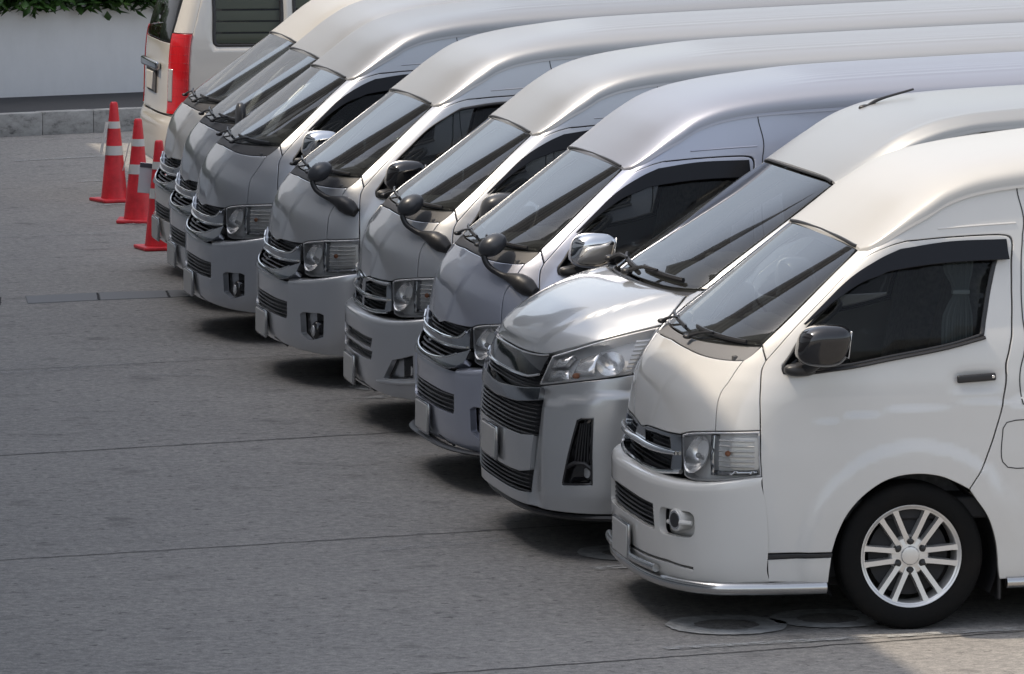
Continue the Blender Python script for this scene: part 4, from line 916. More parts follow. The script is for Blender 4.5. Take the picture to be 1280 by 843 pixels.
    fender = patch(S3, [[(.559, -.911, 1.19), (.615, -.889, 1.242), (.671, -.847, 1.292), (.71, -.81, 1.322)], [(.71, -.81, 1.322), (.765, -.80, 1.345)], [(.765, -.80, 1.345), (.90, -.86, 1.36), (1.02, -.87, 1.37)], [(1.02, -.87, 1.37), (1.10, -.95, 1.2), (1.12, -.97, .9), (1.12, -.97, .745)], [(1.12, -.97, .745), (.95, -.97, .755), (.79, -.97, .69), (.66, -.97, .56), (.60, -.97, .40), (.59, -.96, .25)], [(.59, -.96, .25), (.565, -.96, .25)], [(.565, -.96, .25), (.565, -.97, .950)], [(.565, -.97, .950), (.395, -.963, .950)], [(.395, -.963, .950), (.448, -.952, 1.051), (.501, -.94, 1.119), (.559, -.911, 1.19)]], h=.035)
    L += pair('front_fender', fender, 'PAINT')
    L += pair('headlight', lens, 'lens', [pair('lamp_rim', wall, 'lamp_rim'), pair('lamp_housing', hous, 'lamp_back'), pair('lamp_facet', join(tur, wing), 'refl'), pair('lamp_wing', bl, 'refl'), pair('reflector', b1, 'refl'), pair('lamp_ribs', join(*rib3), 'ribbed'), pair('amber_bulb', amb, 'amber')])
    # glass
    GB = [(.60, 0, 1.356), (.62, -.40, 1.353), (.67, -.64, 1.348), (.762, -.788, 1.350)]; GR = [(.762, -.788, 1.350), (.934, -.774, 1.477), (1.202, -.762, 1.67), (1.485, -.712, 1.866)]; GT = [(1.485, -.712, 1.866), (1.481, -.621, 1.875), (1.465, -.054, 1.879), (1.465, 0, 1.879)]
    wp = outline(S3n, [GB, GR, GT], sym=True)
    ws = patch(S3n, None, poly=wp, off=-.002, depth=.006, h=.05, gap=.002); fr = patch(S3n, None, poly=inset(wp, .002), holes=[inset(wp, .022)], off=-.007, depth=0, h=.03, gap=0, ring=0)
    trim = tube(tpath(S3n, [(p[0], p[1], p[2]+.006) for p in GT]+[(p[0], -p[1], p[2]+.006) for p in reversed(GT[:-1])], .003), .008, 6)
    L.append(Part('windshield', ws, 'windshield', [Part('black_border', fr, 'black'), Part('top_trim', trim, 'black')]))
    cw = patch(S3n, [CW, [CW[-1], GB[-1]], list(reversed(GB))], sym=True, off=-.012, depth=.03, h=.03, gap=.003); L.append(Part('cowl_panel', cw, 'black'))
    for y0, y1 in ((-.66, -.10), (-.02, .58)):
        bl_ = tube(tpath(S3n, [(None, y0, 1.375), (None, (y0+y1)/2, 1.385), (None, y1, 1.39)], .014), .011, 6, flat=1.3)
        b0 = S3n.P(S3n._a(None, y1-.02, 1.35), 1.35)+np.array([-.03, 0, .03]); ml = tpath(S3n, [(None, (y0+y1)/2, 1.386)]*1+[(None, (y0+y1)/2-.02, 1.386)], .03)
        L.append(Part('wiper_blade', bl_, 'black', [Part('wiper_arm', join(tube([b0, (b0+ml[0])/2+np.array([0, 0, .02]), ml[0]], [.013, .010, .007], 6, .03), sellip(b0, (.03, .035, .02), 2.4, 14, 8)), 'black')]))
    # body side with drip line
    DR = [(1.495, -.735, 1.862), (1.56, -.775, 1.885), (1.689, -.805, 1.935), (1.884, -.805, 2.045), (2.063, -.80, 2.112), (2.242, -.797, 2.147), (2.7, -.795, 2.17), (5.75, -.795, 2.27)]
    gd = [(1.02, -.87, 1.37), (1.06, -.87, 1.43), (1.25, -.85, 1.575), (1.5, -.83, 1.755), (1.62, -.82, 1.825), (1.85, -.81, 1.885), (2.2, -.81, 1.90), (2.30, -.81, 1.89), (2.33, -.82, 1.85), (2.30, -.88, 1.4), (2.26, -.97, .9), (2.24, -.97, .28)]
    dwin = [[(1.10, -.86, 1.40), (1.28, -.85, 1.53), (1.52, -.83, 1.70), (1.66, -.82, 1.785), (1.85, -.81, 1.83), (2.2, -.81, 1.845), (2.25, -.81, 1.82)], [(2.25, -.81, 1.82), (2.22, -.88, 1.36)], [(2.22, -.88, 1.36), (1.6, -.9, 1.33), (1.16, -.9, 1.32), (1.06, -.88, 1.36), (1.10, -.86, 1.40)]]
    dw = outline(S3n, dwin)
    door = patch(S3n, [gd, [gd[-1], (1.42, -.96, .28)], [(1.42, -.96, .28), (1.39, -.97, .50), (1.27, -.97, .68), (1.125, -.97, .745)], [(1.125, -.97, .745), (1.125, -.97, .9), (1.105, -.95, 1.2), (1.02, -.87, 1.37)]], holes=[dw], h=.05)
    dg = patch(S3n, None, poly=dw, off=-.01, depth=.01, h=.07, gap=0)
    L += pair('front_door', door, 'PAINT', [pair('window', dg, 'glass_dark')])
    VT = [(1.10, -.86, 1.415), (1.28, -.85, 1.545), (1.52, -.83, 1.715), (1.66, -.82, 1.80), (1.85, -.81, 1.845), (2.28, -.81, 1.86)]; VB = [(2.28, -.82, 1.76), (1.85, -.83, 1.735), (1.68, -.84, 1.695), (1.53, -.84, 1.62), (1.30, -.86, 1.46), (1.12, -.87, 1.405)]
    vt = pchip([p[0] for p in VT], [p[2] for p in VT])
    L += pair('window_visor', patch(S3n, [VT, [VT[-1], VB[0]], VB, [VB[-1], VT[0]]], off=lambda q: .010+.036*np.clip((vt(q[:, 0])-q[:, 2])/.10, 0, 1)**.6, depth=.006, h=.04, gap=0), 'visor')
    ar = [(4.86+.41*math.cos(R(a)), -.97, .345+.41*math.sin(R(a))) for a in (-12, 20, 50, 90, 130, 160, 192)]
    sw_ = [rrect(S3n, a, b, 1.36, 1.80, .06, x=True) for a, b in ((2.42, 3.5), (3.6, 4.6), (4.7, 5.6))]
    uw = rrect(S3n, 2.22, 5.6, 2.04, 2.125, .03, x=True)
    side = patch(S3n, [[(1.02, -.87, 1.37), (.768, -.80, 1.352)], [(.768, -.80, 1.352), (.942, -.785, 1.477), (1.21, -.772, 1.67), (1.495, -.725, 1.862)], DR, [DR[-1], (5.79, -.9, 1.25), (5.77, -.95, .30)], [(5.77, -.95, .30), (5.27, -.97, .26)], ar, [ar[-1], (2.245, -.97, .28)], list(reversed(gd))], holes=sw_+[uw], h=.06, gap=.003)
    sgl = [patch(S3n, None, poly=inset(w_, .004), off=-.006, depth=.01, h=.1, gap=0) for w_ in sw_]; ug = patch(S3n, None, poly=inset(uw, .003), off=-.004, depth=.01, h=.1, gap=0)
    L += pair('body_side', side, 'PAINT', [pair('rear_side_window', g_, 'glass_dark') for g_ in sgl]+[pair('upper_panel', ug, 'PAINT')])
    L.append(Part('roof', gen_roof(DR, [1.475, 1.7, 1.85, 2.06, 2.3, 2.8, 5.7], [1.888, 2.05, 2.135, 2.205, 2.24, 2.275, 2.36], 5.75, q=2.9, ribs=.004), 'ROOF', angle=50))
    tip = [(1.97, .45, 2.165), (2.02, .45, 2.20), (2.23, .45, 2.262)]
    L.append(Part('roof_antenna', join(tube(tip, [.012, .007, .006], 8, .02), sellip((1.975, .45, 2.165), (.045, .022, .02), 2.2, 16, 8)), 'black'))
    # mirrors sit high on the doors
    mm = sellip((1.20, -1.10, 1.42), (.10, .12, .12), 3); mf = tube([(1.18, -.90, 1.36), (1.20, -1.02, 1.36)], [.035, .03], 10)
    L += pair('door_mirror', mm, 'gloss_black', [pair('mirror_foot', mf, 'black')])
    A = np.linspace(-HP, HP, 41); ot = S3n.raw(A, .45); ring_ = [(p[0]+.14, p[1]*.86) for p in ot]+[(5.6, .82), (5.6, -.82)]
    P = np.array(ring_); n = len(P); und = (np.concatenate([np.c_[P, np.full(n, .22)], np.c_[P, np.full(n, .48)]]), [(i, (i+1) % n, n+(i+1) % n, n+i) for i in range(n)]+[tuple(reversed(range(n))), tuple(range(n, 2*n))], None)
    L += [Part('underbody', und, 'black'), Part('tailgate', rbox((5.77, 0, 1.2), (.05, 1.84, 1.9), .02, 2), 'PAINT'), Part('cabin_floor', rbox((3.3, 0, .58), (4.6, 1.74, .1), .01, 1), 'interior'), Part('rear_cabin', rbox((4.1, 0, 1.05), (3.2, 1.66, 1.2), .02, 1), 'interior'),
          Part('dashboard', join(rbox((1.10, 0, 1.16), (.55, 1.66, .36), .08, 4), rbox((1.22, .38, 1.36), (.2, .36, .1), .04, 3)), 'dash'), ]
    for y in (-.42, .42): L.append(Part('front_seat', join(rbox((1.95, y, 1.0), (.52, .5, .18), .06, 3), rbox((2.22, y, 1.35), (.16, .5, .66), .06, 3, None), rbox((2.26, y, 1.78), (.12, .27, .18), .05, 3)), 'seat'))
    lin = []
    for cx in (1.0, 4.86):
        n = 20; V = []
        for k in range(n+1):
            a = R(-25+230*k/n)
            for yy in (-.94, -.56): V.append((cx+.42*math.cos(a), yy, .345+.41*math.sin(a)))
        L += pair('wheel_arch_liner', (np.array(V), [(2*k, 2*k+1, 2*k+3, 2*k+2) for k in range(n)]+[tuple(2*k+1 for k in range(n+1))], None), 'black')
    for p in L: put(p, t, pm)
    for x in (1.0, 4.86):
        for y, a in ((-.86, 0), (.86, math.pi)):
            w = put(K['wheel'], t, pm); w.location = (x, y, .345); w.rotation_euler = (0, .2, a)
    return t
van300('light silver van with long bonnet and wide slatted grille, second from the camera', (-.13, 2.3, 0), 0, {'PAINT': 'silver_light', 'ROOF': 'silver_light_roof'})

# ================================================================== the van seen from behind
def van_rear(label, loc, rz, pm):
    t = thing('passenger_van', label, 'van', loc, rz, GROUP); L = []
    TB = [(.22, .05, .20, .93, 3.4), (.32, -.02, .24, .955, 3.4), (.55, -.045, .26, .97, 3.4), (.66, -.04, .26, .97, 3.4), (.72, -.015, .24, .972, 3.4), (.80, .0, .23, .972, 3.4), (1.1, .01, .23, .968, 3.4), (1.33, .025, .23, .955, 3.4), (1.6, .09, .23, .925, 3.4), (1.95, .19, .22, .865, 3.4), (2.15, .27, .22, .82, 3.4)]
    T = Surf(TB)
    def hp_(half): return sym_poly(np.array(half))
    bh = catmull([np.array([0, .30]), np.array([1.0*MS, .30]), np.array([1.9*MS, .26])], .02)+catmull([np.array([1.9*MS, .26]), np.array([1.9*MS, .70])], .02)+catmull([np.array([1.9*MS, .70]), np.array([1.0*MS, .73]), np.array([0, .735])], .02)
    L.append(Part('rear_bumper', patch(T, None, poly=hp_(bh), h=.05, depth=.03), 'PAINT'))
    yg = lambda z: T._a(None, -.75, z)*MS
    gh = [np.array([0, .745])]+[np.array([q*MS, .745]) for q in np.linspace(.05, T._a(None, -.75, .745), 12)]+[np.array([yg(z), z]) for z in np.linspace(.76, 1.36, 30)]+[np.array([q*MS, 1.36-.0*q]) for q in np.linspace(T._a(None, -.75, 1.36), 0, 14)]
    L.append(Part('tailgate', patch(T, None, poly=hp_(gh), h=.05, depth=.03, gap=.003), 'PAINT', [
        Part('gate_handle', (lambda b: (b[0], b[1], None))(rbox((-.012, 0, 1.145), (.05, .95, .075), .02, 3)), 'chrome_dark'), Part('number_plate', rbox((-.01, 0, 1.0), (.03, .36, .16), .006, 1), 'plate'), Part('plate_recess', rbox((.0, 0, 1.03), (.02, .52, .27), .008, 1), 'grey_plastic')]))
    wh = [np.array([0, 1.368]), np.array([yg(1.37), 1.368])]+[np.array([yg(z), z]) for z in np.linspace(1.40, 1.98, 20)]+[np.array([0, 2.0])]
    L.append(Part('rear_window', patch(T, None, poly=hp_(catmull(wh[:2], .02)+wh[2:]), h=.06, depth=.02, gap=.003), 'glass_dark'))
    aL = lambda z: (T._a(float(T.f(z))+.18, None, z))*MS
    lamp = np.array([np.array([yg(z)+.004, z]) for z in np.linspace(.70+.05, 1.445, 40)]+[np.array([aL(z), z]) for z in np.linspace(1.445, .75, 40)])
    lamp = clean(densify(lamp, .014)); lamp = lamp if area2(lamp) > 0 else lamp[::-1]
    lm = patch(T, None, poly=lamp, off=.010, h=.03, depth=.03, gap=.002)
    clr = np.array([np.array([yg(z)+.025, z]) for z in (.86, 1.0, 1.14)]+[np.array([yg(z)+.115, z]) for z in (1.14, 1.0, .86)]); clr = clean(densify(clr, .012)); clr = clr if area2(clr) > 0 else clr[::-1]
    cl = patch(T, None, poly=clr, off=.013, dome=.006, domeR=.02, h=.02, depth=.01, gap=0)
    bars = join(*[tube([T.P(a, z)+T.norm(a, z)*.0105 for a in np.linspace(yg(z)/MS+.02, aL(z)/MS-.02, 10)], .0015, 6) for z in np.linspace(.84, 1.41, 9)])
    L += pair('tail_lamp', lm, 'lamp_red', [pair('reversing_lamp', cl, 'lamp_clear'), pair('lamp_bars', bars, 'lamp_red')])
    pil = np.array([np.array([yg(z)+.004, z]) for z in np.linspace(1.45, 2.08, 30)]+[np.array([aL(z), z]) for z in np.linspace(2.08, 1.45, 30)]); pil = clean(densify(pil, .02)); pil = pil if area2(pil) > 0 else pil[::-1]
    L += pair('rear_pillar', patch(T, None, poly=pil, h=.05, gap=.002), 'PAINT')
    low = np.array([np.array([yg(z)+.004, z]) for z in (.738, .746)]+[np.array([aL(z), z]) for z in (.746, .72)]); low = clean(densify(low, .02)); low = low if area2(low) > 0 else low[::-1]
    L += pair('corner_panel', patch(T, None, poly=low, h=.05, gap=.002), 'PAINT')
    wn_ = [rrect(T, .40, 1.02, 1.335, 1.92, .05, x=True), rrect(T, 1.10, 2.3, 1.335, 1.92, .05, x=True), rrect(T, 2.4, 3.6, 1.335, 1.92, .05, x=True)]
    sp_ = np.array([[aL(z)+.004, z] for z in np.linspace(.71, 2.12, 40)]+[[(T._a(5.6, -1, z))*MS, z] for z in (2.12, 1.2, .3)]+[[(T._a(.42, -1, z))*MS, z] for z in (.27, .5, .70)]); sp_ = clean(densify(sp_, .04)); sp_ = sp_ if area2(sp_) > 0 else sp_[::-1]
    L += pair('body_side', patch(T, None, poly=sp_, holes=wn_, h=.07, gap=.001, ring=0), 'PAINT', [pair('rear_side_window', patch(T, None, poly=inset(w_, .02), off=-.006, depth=.01, h=.1, gap=0), 'glass_dark') for w_ in wn_]+[pair('window_frame', patch(T, None, poly=inset(w_, .001), holes=[inset(w_, .024)], off=.002, depth=.02, h=.1, gap=0, ring=0), 'black') for w_ in wn_])
    L.append(Part('roof', gen_roof([(.42, -.835, 2.10), (1.2, -.835, 2.12), (5.6, -.83, 2.1)], [.40, .7, 1.5, 5.6], [2.18, 2.24, 2.28, 2.25], 5.6, xo_=-.1), 'PAINT'))
    for x0, x1 in ((.36, 1.06), (1.06, 2.36), (2.36, 3.7)):
        for k, z in enumerate((1.40, 1.50, 1.60, 1.70, 1.80)):
            L.append(Part('reflected_band', rbox(((x0+x1)/2, -.865+.02*(k % 2), z), (x1-x0-.02, .025, .085), .012, 2), 'reflected_tone'))  # pale slats stand in for bands reflected in the glass
    L += [Part('cabin_shell', rbox((3.0, 0, 1.05), (5.0, 1.5, 1.5), .05, 2), 'interior'), Part('underbody', rbox((2.9, 0, .36), (5.2, 1.7, .26), .05, 2), 'black')]
    for p in L: put(p, t, pm)
    for x in (1.0, 4.8):
        for y, a in ((-.86, 0), (.86, math.pi)):
            w = put(K['wheel'], t, pm); w.location = (x, y, .345); w.rotation_euler = (0, .2, a)
    return t
M['reflected_tone'] = newmat('reflected_band_tone', (.72, .73, .55), .8)  # reflection colour given to the slats
van_rear('beige van seen from behind with tall red tail lamp, beyond the pearl white van', (.80, 23.0, 0), 0, {'PAINT': 'cream2'})

# ================================================================== ground and yard
M['asphalt'] = m = newmat('worn_concrete', (.12, .12, .12), .85)
n_, l_ = nodes(m)
v = texco(m)
big = noise(m, v, .45, 5, .6); mid = noise(m, texco(m, (.75, 1, 1)), 2.2, 9, .72); grain = noise(m, v, 22, 5, .75); fine = noise(m, v, 110, 3, .7)
c1 = ramp(m, mid, [(.36, (.155, .158, .163)), (.5, (.240, .242, .245)), (.64, (.315, .313, .307))])
c2 = mixc(m, .55, c1, ramp(m, big, [(.41, (.150, .153, .160)), (.59, (.305, .302, .294))]))
g2 = noise(m, texco(m, (.8, 1, 1)), 7, 6, .7)
c2b = mixc(m, .45, c2, ramp(m, g2, [(.37, (.125, .128, .132)), (.5, (.240, .241, .243)), (.63, (.36, .355, .345))]))
c3 = mixc(m, .50, c2b, ramp(m, grain, [(.40, (.10, .102, .105)), (.5, (.240, .241, .243)), (.60, (.41, .405, .395))]))
c4 = mixc(m, .30, c3, ramp(m, fine, [(.35, (.08, .08, .082)), (.5, (.24, .24, .24)), (.68, (.45, .45, .44))]))
spots = ramp(m, noise(m, texco(m, (.8, 1.0, 1)), 2.6, 6, .65), [(.58, (0, 0, 0)), (.68, (1, 1, 1))])
specks = ramp(m, noise(m, texco(m, (.8, 1.0, 1)), 15, 4, .6), [(.62, (0, 0, 0)), (.66, (1, 1, 1))])
c4b = mixc(m, specks, c4, mixc(m, .62, c4, (.05, .05, .052)))
c5 = mixc(m, spots, c4b, mixc(m, .48, c4b, (.07, .07, .073)))
setcol(m, mixc(m, 1.0, c5, (1.05, 1.0, .94), 'MULTIPLY')); bump(m, grain, .5, .008)
def sheet(name, x0, x1, y0, y1, z, mat, kind='structure'):
    V = np.array([(x0, y0, z), (x1, y0, z), (x1, y1, z), (x0, y1, z)]); return obj(name, (V, [(0, 1, 2, 3)], None), mat, kind=kind)
ground = sheet('ground', -400, 400, -300, 500, 0, 'asphalt')
M['joint'] = newmat('joint_tar', (.022, .022, .023), .9); M['drain'] = newmat('drain_slab', (.20, .203, .208), .85)
bump(M['drain'], noise(M['drain'], texco(M['drain']), 50), .3, .005)
def strip(name, p0, p1, w, mat, z=.003, jag=0., n=60, parent=ground):
    p0, p1 = np.array(p0), np.array(p1); d = p1-p0; L = np.linalg.norm(d); d /= L; s = np.array([-d[1], d[0]]); V = []
    for i in range(n+1):
        t = i/n; c = p0+d*L*t+s*random.uniform(-jag, jag)*2; ww = w*random.uniform(1-min(.8, jag*60), 1)/2
        V += [(*(c-s*ww), z), (*(c+s*ww), z)]
    return obj(name, (np.array(V), [(2*i, 2*i+2, 2*i+3, 2*i+1) for i in range(n)], None), mat, parent)
def ext(a, b, k0, k1): a, b = np.array(a), np.array(b); return a+(b-a)*k0, a+(b-a)*k1
for a, b, w in (((-2.411, 5.908), (-.077, 6.483), .016), ((-2.841, 1.972), (-.101, 2.548), .013), ((-1.302, -1.694), (1.594, -1.077), .014), ((-.704, 10.305), (.159, 10.516), .010)):
    q0, q1 = ext(a, b, -3, 4); strip('pavement_joint', q0, q1, w, 'joint', .003, .004, 260)
# drain slabs: thin concrete covers with gaps
ga = [(-3.2, 14.05), (-2.3, 14.27), (-1.474, 14.492), (-1.297, 14.516), (-.741, 14.669), (-.228, 14.719), (.34, 14.80), (.9, 14.9)]; gb = [(-3.26, 13.5), (-2.36, 13.73), (-1.534, 13.95), (-1.339, 13.997), (-.796, 14.146), (-.27, 14.245), (.28, 14.33), (.85, 14.42)]
for i in range(len(ga)-1):
    if i == 2: continue
    A_, B_, C_, D_ = np.array(gb[i]), np.array(gb[i+1]), np.array(ga[i+1]), np.array(ga[i]); c = (A_+B_+C_+D_)/4
    q = [p+(c-p)*.03 for p in (A_, B_, C_, D_)]
    V = np.array([(*p, .001) for p in q]+[(*(p+(c-p)*.02), .006) for p in q]); obj('drain_cover', (V, [(4, 5, 6, 7), (0, 1, 5, 4), (1, 2, 6, 5), (2, 3, 7, 6), (3, 0, 4, 7)], None), 'drain', ground)
    strip('pavement_joint', B_, C_, .018, 'joint', .003, .002, 12)
# worn paint
M['wornpaint'] = m = bpy.data.materials.new('worn_white_paint'); m.use_nodes = True; n_, l_ = nodes(m); b_ = n_['Principled BSDF']; b_.inputs['Base Color'].default_value = (.40, .40, .39, 1); b_.inputs['Roughness'].default_value = .85
al = ramp(m, noise(m, texco(m, (1, 2, 1), 'Object'), 14, 6, .7), [(.40, (0, 0, 0)), (.60, (1, 1, 1))]); l_.new(al, b_.inputs['Alpha'])
M['faintpaint'] = m = bpy.data.materials.new('faint_white_paint'); m.use_nodes = True; n_, l_ = nodes(m); b_ = n_['Principled BSDF']; b_.inputs['Base Color'].default_value = (.34, .34, .335, 1); b_.inputs['Roughness'].default_value = .85
al = ramp(m, noise(m, texco(m, (1, 3, 1), 'Object'), 10, 7, .75), [(.46, (0, 0, 0)), (.72, (.75, .75, .75))]); l_.new(al, b_.inputs['Alpha'])
for a, b, w, k in (((-.013, 26.576), (.88, 26.991), .10, 'wornpaint'), ((.254, 24.187), (1.4, 24.53), .10, 'wornpaint'), ((-1.8, 18.8), (.5, 19.4), .12, 'faintpaint'), ((.231, 22.848), (.9, 23.0), .12, 'wornpaint'), ((.15, 21.80), (.8, 21.97), .12, 'wornpaint'), ((.174, 20.004), (.9, 20.2), .12, 'wornpaint'), ((.107, 8.664), (.27, 8.719), .30, 'wornpaint'), ((.09, 8.15), (.5, 8.23), .12, 'wornpaint'), ((-1.177, 9.65), (-.647, 9.45), .10, 'faintpaint'), ((.021, 1.141), (.5, 1.22), .12, 'wornpaint'), ((-.16, -1.242), (3.2, -.81), .075, 'wornpaint'), ((.10, 28.92), (3, 29.84), .10, 'faintpaint'), ((-2.2, 9.7), (-1.1, 10.2), .16, 'faintpaint'), ((-.994, 1.925), (-.1, 2.2), .12, 'faintpaint')):
    strip('painted_line', a, b, w, k, .0065, .001, 20)
M['dirtypaint'] = newmat('dirty_white_paint', (.24, .24, .235), .85); m = M['dirtypaint']; setcol(m, ramp(m, noise(m, texco(m), 12, 6, .7), [(.32, (.25, .25, .25)), (.5, (.42, .42, .41)), (.7, (.55, .55, .54))]))
def ringmark(cx, cy, ro, ri, parent=ground):
    V = []; n = 56
    for k in range(n):
        a = 2*math.pi*k/n; j = random.uniform(-.006, .006)
        V += [(cx+(ro+j)*math.cos(a), cy+(ro+j)*math.sin(a), .0068), (cx+(ri-j)*math.cos(a)*1.05, cy+(ri-j)*math.sin(a), .0068)]
    return obj('painted_ring', (np.array(V), [(2*k, 2*((k+1) % n), 2*((k+1) % n)+1, 2*k+1) for k in range(n)], None), 'dirtypaint', parent)
ringmark(.275, -.655, .285, .145); ringmark(.785, -.565, .27, .14)
for o_ in [ringmark(.32, 1.62, .27, .13)]: pass
# kerb of separate blocks, footway, wall, hedge
M['kerb'] = m = newmat('kerb_concrete', (.3, .3, .29), .9); setcol(m, ramp(m, noise(m, texco(m, (1, 1, 2)), 6, 8, .72), [(.30, (.10, .10, .097)), (.44, (.33, .325, .31)), (.72, (.50, .495, .48))])); bump(m, noise(m, texco(m), 25, 6, .7), .5, .01)
M['footway'] = m = newmat('footway_asphalt', (.05, .05, .053), .9); bump(m, noise(m, texco(m), 60), .4, .005)
M['wallpaint'] = m = newmat('white_wall_paint', (.88, .88, .88), .8); setcol(m, mixc(m, ramp(m, noise(m, texco(m, (1, 1, .4)), 2.5, 7, .7), [(.45, (0, 0, 0)), (.8, (.35, .35, .35))]), (.88, .88, .88), (.66, .66, .65))); bump(m, noise(m, texco(m), 18, 5), .15, .006)
KD = np.array([1., .40]); KD /= np.linalg.norm(KD); KN = np.array([-KD[1], KD[0]]); K0 = np.array([.172, 29.577]); rz = math.atan2(KD[1], KD[0])
def rowbox(name, s0, s1, d0, d1, z0, z1, mat, parent=None, bev=.01, **kw):
    b = rbox(((s0+s1)/2, (d0+d1)/2, (z0+z1)/2), (s1-s0, d1-d0, z1-z0), bev, 2); V = b[0]; P = K0+V[:, :1]*KD+V[:, 1:2]*KN
    return obj(name, (np.c_[P, V[:, 2]], b[1], None), mat, parent, **kw)
fwy = rowbox('footway', -30, 40, .16, 6, -.1, .222, 'footway', bev=0, kind='structure')
kerb = rowbox('kerb', -30, 40, .02, .155, -.1, .20, 'kerb', bev=0, kind='structure')
for i in range(16):
    s = -3.0+i*.58; rowbox('kerb_block', s+.0025, s+.5775, -.006*random.random(), .17, -.02, .225+random.uniform(-.004, .004), 'kerb', kerb, .012)
wall = rowbox('boundary_wall', -30, 40, 2.12, 2.32, 0, 1.16, 'wallpaint', bev=.012, label='low white painted wall behind the dark footway', category='wall') if False else None
wall = rowbox('boundary_wall', -30, 40, 2.12, 2.32, 0, 1.16, 'wallpaint', bev=.012); tag(wall, 'low white painted wall behind the dark footway', 'wall')
M['leaf'] = m = newmat('leaf', (.05, .11, .025), .45); oi = nodes(m)[0].new('ShaderNodeObjectInfo'); setcol(m, ramp(m, noise(m, texco(m), 4, 3), [(.3, (.025, .065, .015)), (.55, (.055, .125, .025)), (.8, (.12, .20, .045))]))
M['wood'] = newmat('twig_bark', (.07, .05, .035), .9)
def hedge():
    V, F = [], []
    for i in range(16000):
        s = random.uniform(-4, 5); h = random.random()**1.5; d = random.gauss(2.25, .22); z = 1.17+.75*h
        if d < 2.12: z = max(z, 1.19)
        if random.random() < (.10 if s < .35 else .012) and d < 2.3: z = 1.17-random.random()*.08; d = 2.02+random.random()*.06
        P = K0+s*KD+d*KN; L = random.uniform(.10, .22); w = L*random.uniform(.16, .26); a = random.uniform(0, 6.283); e = random.uniform(-.9, .5)
        dx = np.array([math.cos(a)*math.cos(e), math.sin(a)*math.cos(e), math.sin(e)]); sx = np.cross(dx, (0, 0, 1)); sx /= np.linalg.norm(sx); up_ = np.cross(sx, dx); b = np.array([*P, z]); o = len(V)
        V += [b, b+dx*L*.5+sx*w-up_*.01, b+dx*L, b+dx*L*.5-sx*w-up_*.01, b+dx*L*.5+up_*.012]
        F += [(o, o+1, o+4), (o+1, o+2, o+4), (o+2, o+3, o+4), (o+3, o, o+4)]
    return np.array(V), F, None
hd = thing('hedge', 'green leafy hedge hanging over the top of the white wall', 'hedge', (*(K0+2.3*KN), 0))
fo = obj('foliage', hedge(), 'leaf', angle=80); fo.parent = hd; fo.matrix_parent_inverse = Matrix.Translation(-Vector(hd.location))
tw = [tube([(*(K0+s*KD+2.4*KN), .9), (*(K0+(s+random.uniform(-.2, .2))*KD+(2.4+random.uniform(-.2, .2))*KN), 1.9)], [.02, .008], 6) for s in np.arange(-6, 9, .5)]
st = obj('stems', join(*tw), 'wood', hd); st.matrix_parent_inverse = Matrix.Translation(-Vector(hd.location))

# ------------------------------------------------------------------ traffic cones
M['cone'] = m = newmat('cone_red', (.50, .022, .030), .42); setcol(m, ramp(m, noise(m, texco(m), 7, 6, .7), [(.3, (.52, .022, .03)), (.6, (.78, .035, .05))]))
M['cone_band'] = newmat('reflective_band', (.62, .62, .60), .5); M['tape'] = newmat('white_tape', (.66, .66, .65), .6)
CR = lambda z: .118-(.118-.032)*z/.86
cone = lathe([(.028, .118), (.05, CR(.05))]+[(z, CR(z)) for z in np.linspace(.1, .84, 9)]+[(.855, .030), (.862, .022), (.862, 0)], 40, 'z')
base = rbox((0, 0, .016), (.335, .335, .030), .014, 3); band = lambda z0, z1: lathe([(z0, CR(z0)+.002), (z1, CR(z1)+.002)], 40, 'z')
CP = [Part('cone_base', base, 'cone'), Part('reflective_band', band(.405, .485), 'cone_band'), Part('reflective_band', band(.635, .695), 'cone_band')]
flap = rbox((0, 0, 0), (.006, .05, .27), .002, 1, rotm('Y', .22)); CP2 = Part('tape_flap', (flap[0]+np.array([-.095, .0, .56]), flap[1], None), 'tape')
cm = Part('cone', cone, 'cone')
for (x, y, rzc, flp, tl), lab in zip(((.356, 22.18, .3, True, 0), (.293, 20.20, -.2, True, .01), (.155, 17.87, .15, False, 0)), ('red traffic cone farthest from the vans, with white flap', 'middle red traffic cone, between the farthest cone and the paper notice', 'red traffic cone tucked against the pearl white van')):
    o = obj('traffic_cone', cm.me, 'cone'); tag(o, lab, 'traffic cone', 'red traffic cones'); o.location = (x, y, 0); o.rotation_euler = (0, tl, rzc)
    for p in CP+([CP2] if flp else []): put(p, o, {})
M['paper'] = newmat('paper', (.62, .64, .67), .6); M['ink'] = newmat('dark_header', (.07, .075, .09), .6)
sg = obj('paper_notice', rbox((0, 0, 0), (.16, .012, .24), .003, 1), 'paper'); sg.location = (0.083, 17.940, 0.557); sg.rotation_euler = (0, .10, -.1); tag(sg, 'white paper notice with dark header hanging on the red cone by the pearl white van', 'notice')
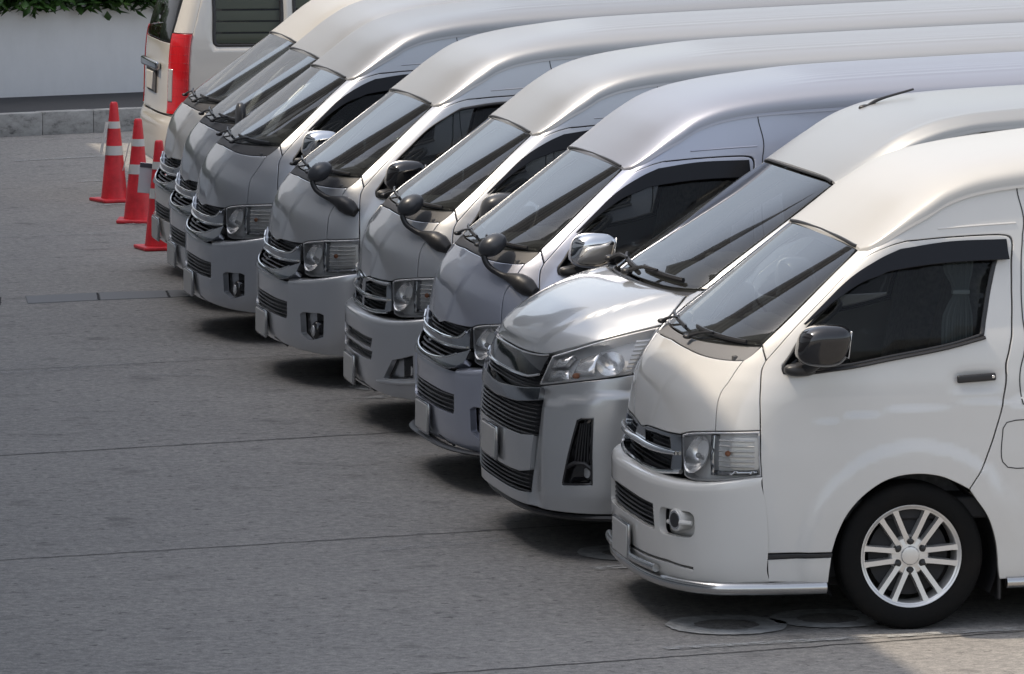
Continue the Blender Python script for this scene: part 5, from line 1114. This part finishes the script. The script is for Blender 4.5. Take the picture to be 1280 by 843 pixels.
obj('header_band', rbox((0, -.008, .10), (.158, .006, .035), .001, 1), 'ink', sg)

# ------------------------------------------------------------------ tall block beyond the left edge: it shades the yard
M['bwall'] = m = newmat('block_render', (.45, .45, .44), .85); setcol(m, ramp(m, noise(m, texco(m), .4, 6), [(.3, (.40, .40, .395)), (.7, (.50, .495, .485))]))
M['bdark'] = newmat('unseen_dark_wall', (.09, .09, .092), .6); M['pale_reflector'] = newmat('pale_reflector_render', (.85, .85, .84), .8)
M['bglass'] = newmat('block_glass', (.03, .035, .04), .06, 0, 0)
def block(name, label, c, sx, sy, h, rzb, floors, face='x'):
    t = thing(name, label, 'building', c, rzb)
    obj('wall', rbox((0, 0, h/2), (sx, sy, h), 0), 'bwall' if face == 'x' else 'bdark', t)
    fh = h/floors
    for k in range(floors):
        z = fh*(k+.55)
        if face == 'x': obj('window_band', rbox((sx/2+.0, 0, z), (.06, sy*.96, fh*.42), 0), 'bglass', t)
        else: obj('window_band', rbox((0, -sy/2, z), (sx*.96, .06, fh*.42), 0), 'bglass', t)
    return t
# the block's parapet line is where the sun over the yard cuts off: x = .81 + .004 (y + 1.5) on the ground
sl = .004; tt = math.atan(sl); reach = 5.4; tr = reach/-sun_dir.x; Hb = tr*sun_dir.z; ys_ = tr*sun_dir.y
def shader(label, y0, y1, hh):
    yc = (y0+y1)/2; xe = .81-reach+sl*(yc-ys_+1.5)
    return block('office_block', label, (xe-7.5*math.cos(tt), yc+7.5*math.sin(tt), 0), 15, y1-y0, hh, -tt, max(3, int(hh/3.6)))
shader('pale block beyond the left edge, shading the yard', -5, 28.75+ys_, Hb)
shader('taller pale block beyond the far left corner', 28.8+ys_, 33, Hb*1.25)
ob = block('office_block', 'unseen dark block added behind the hedge for the windscreen reflections', (-28, 70, 0), 46, 14, 34, 0, 10, 'y')  # added dark mass, out of view, mirrored in the windscreens
obj('pale_reflector', rbox((4, -7.6, 5.5), (70, 1.4, 11), 0), 'pale_reflector', ob)  # unseen pale slab added so the bonnets mirror a bright band
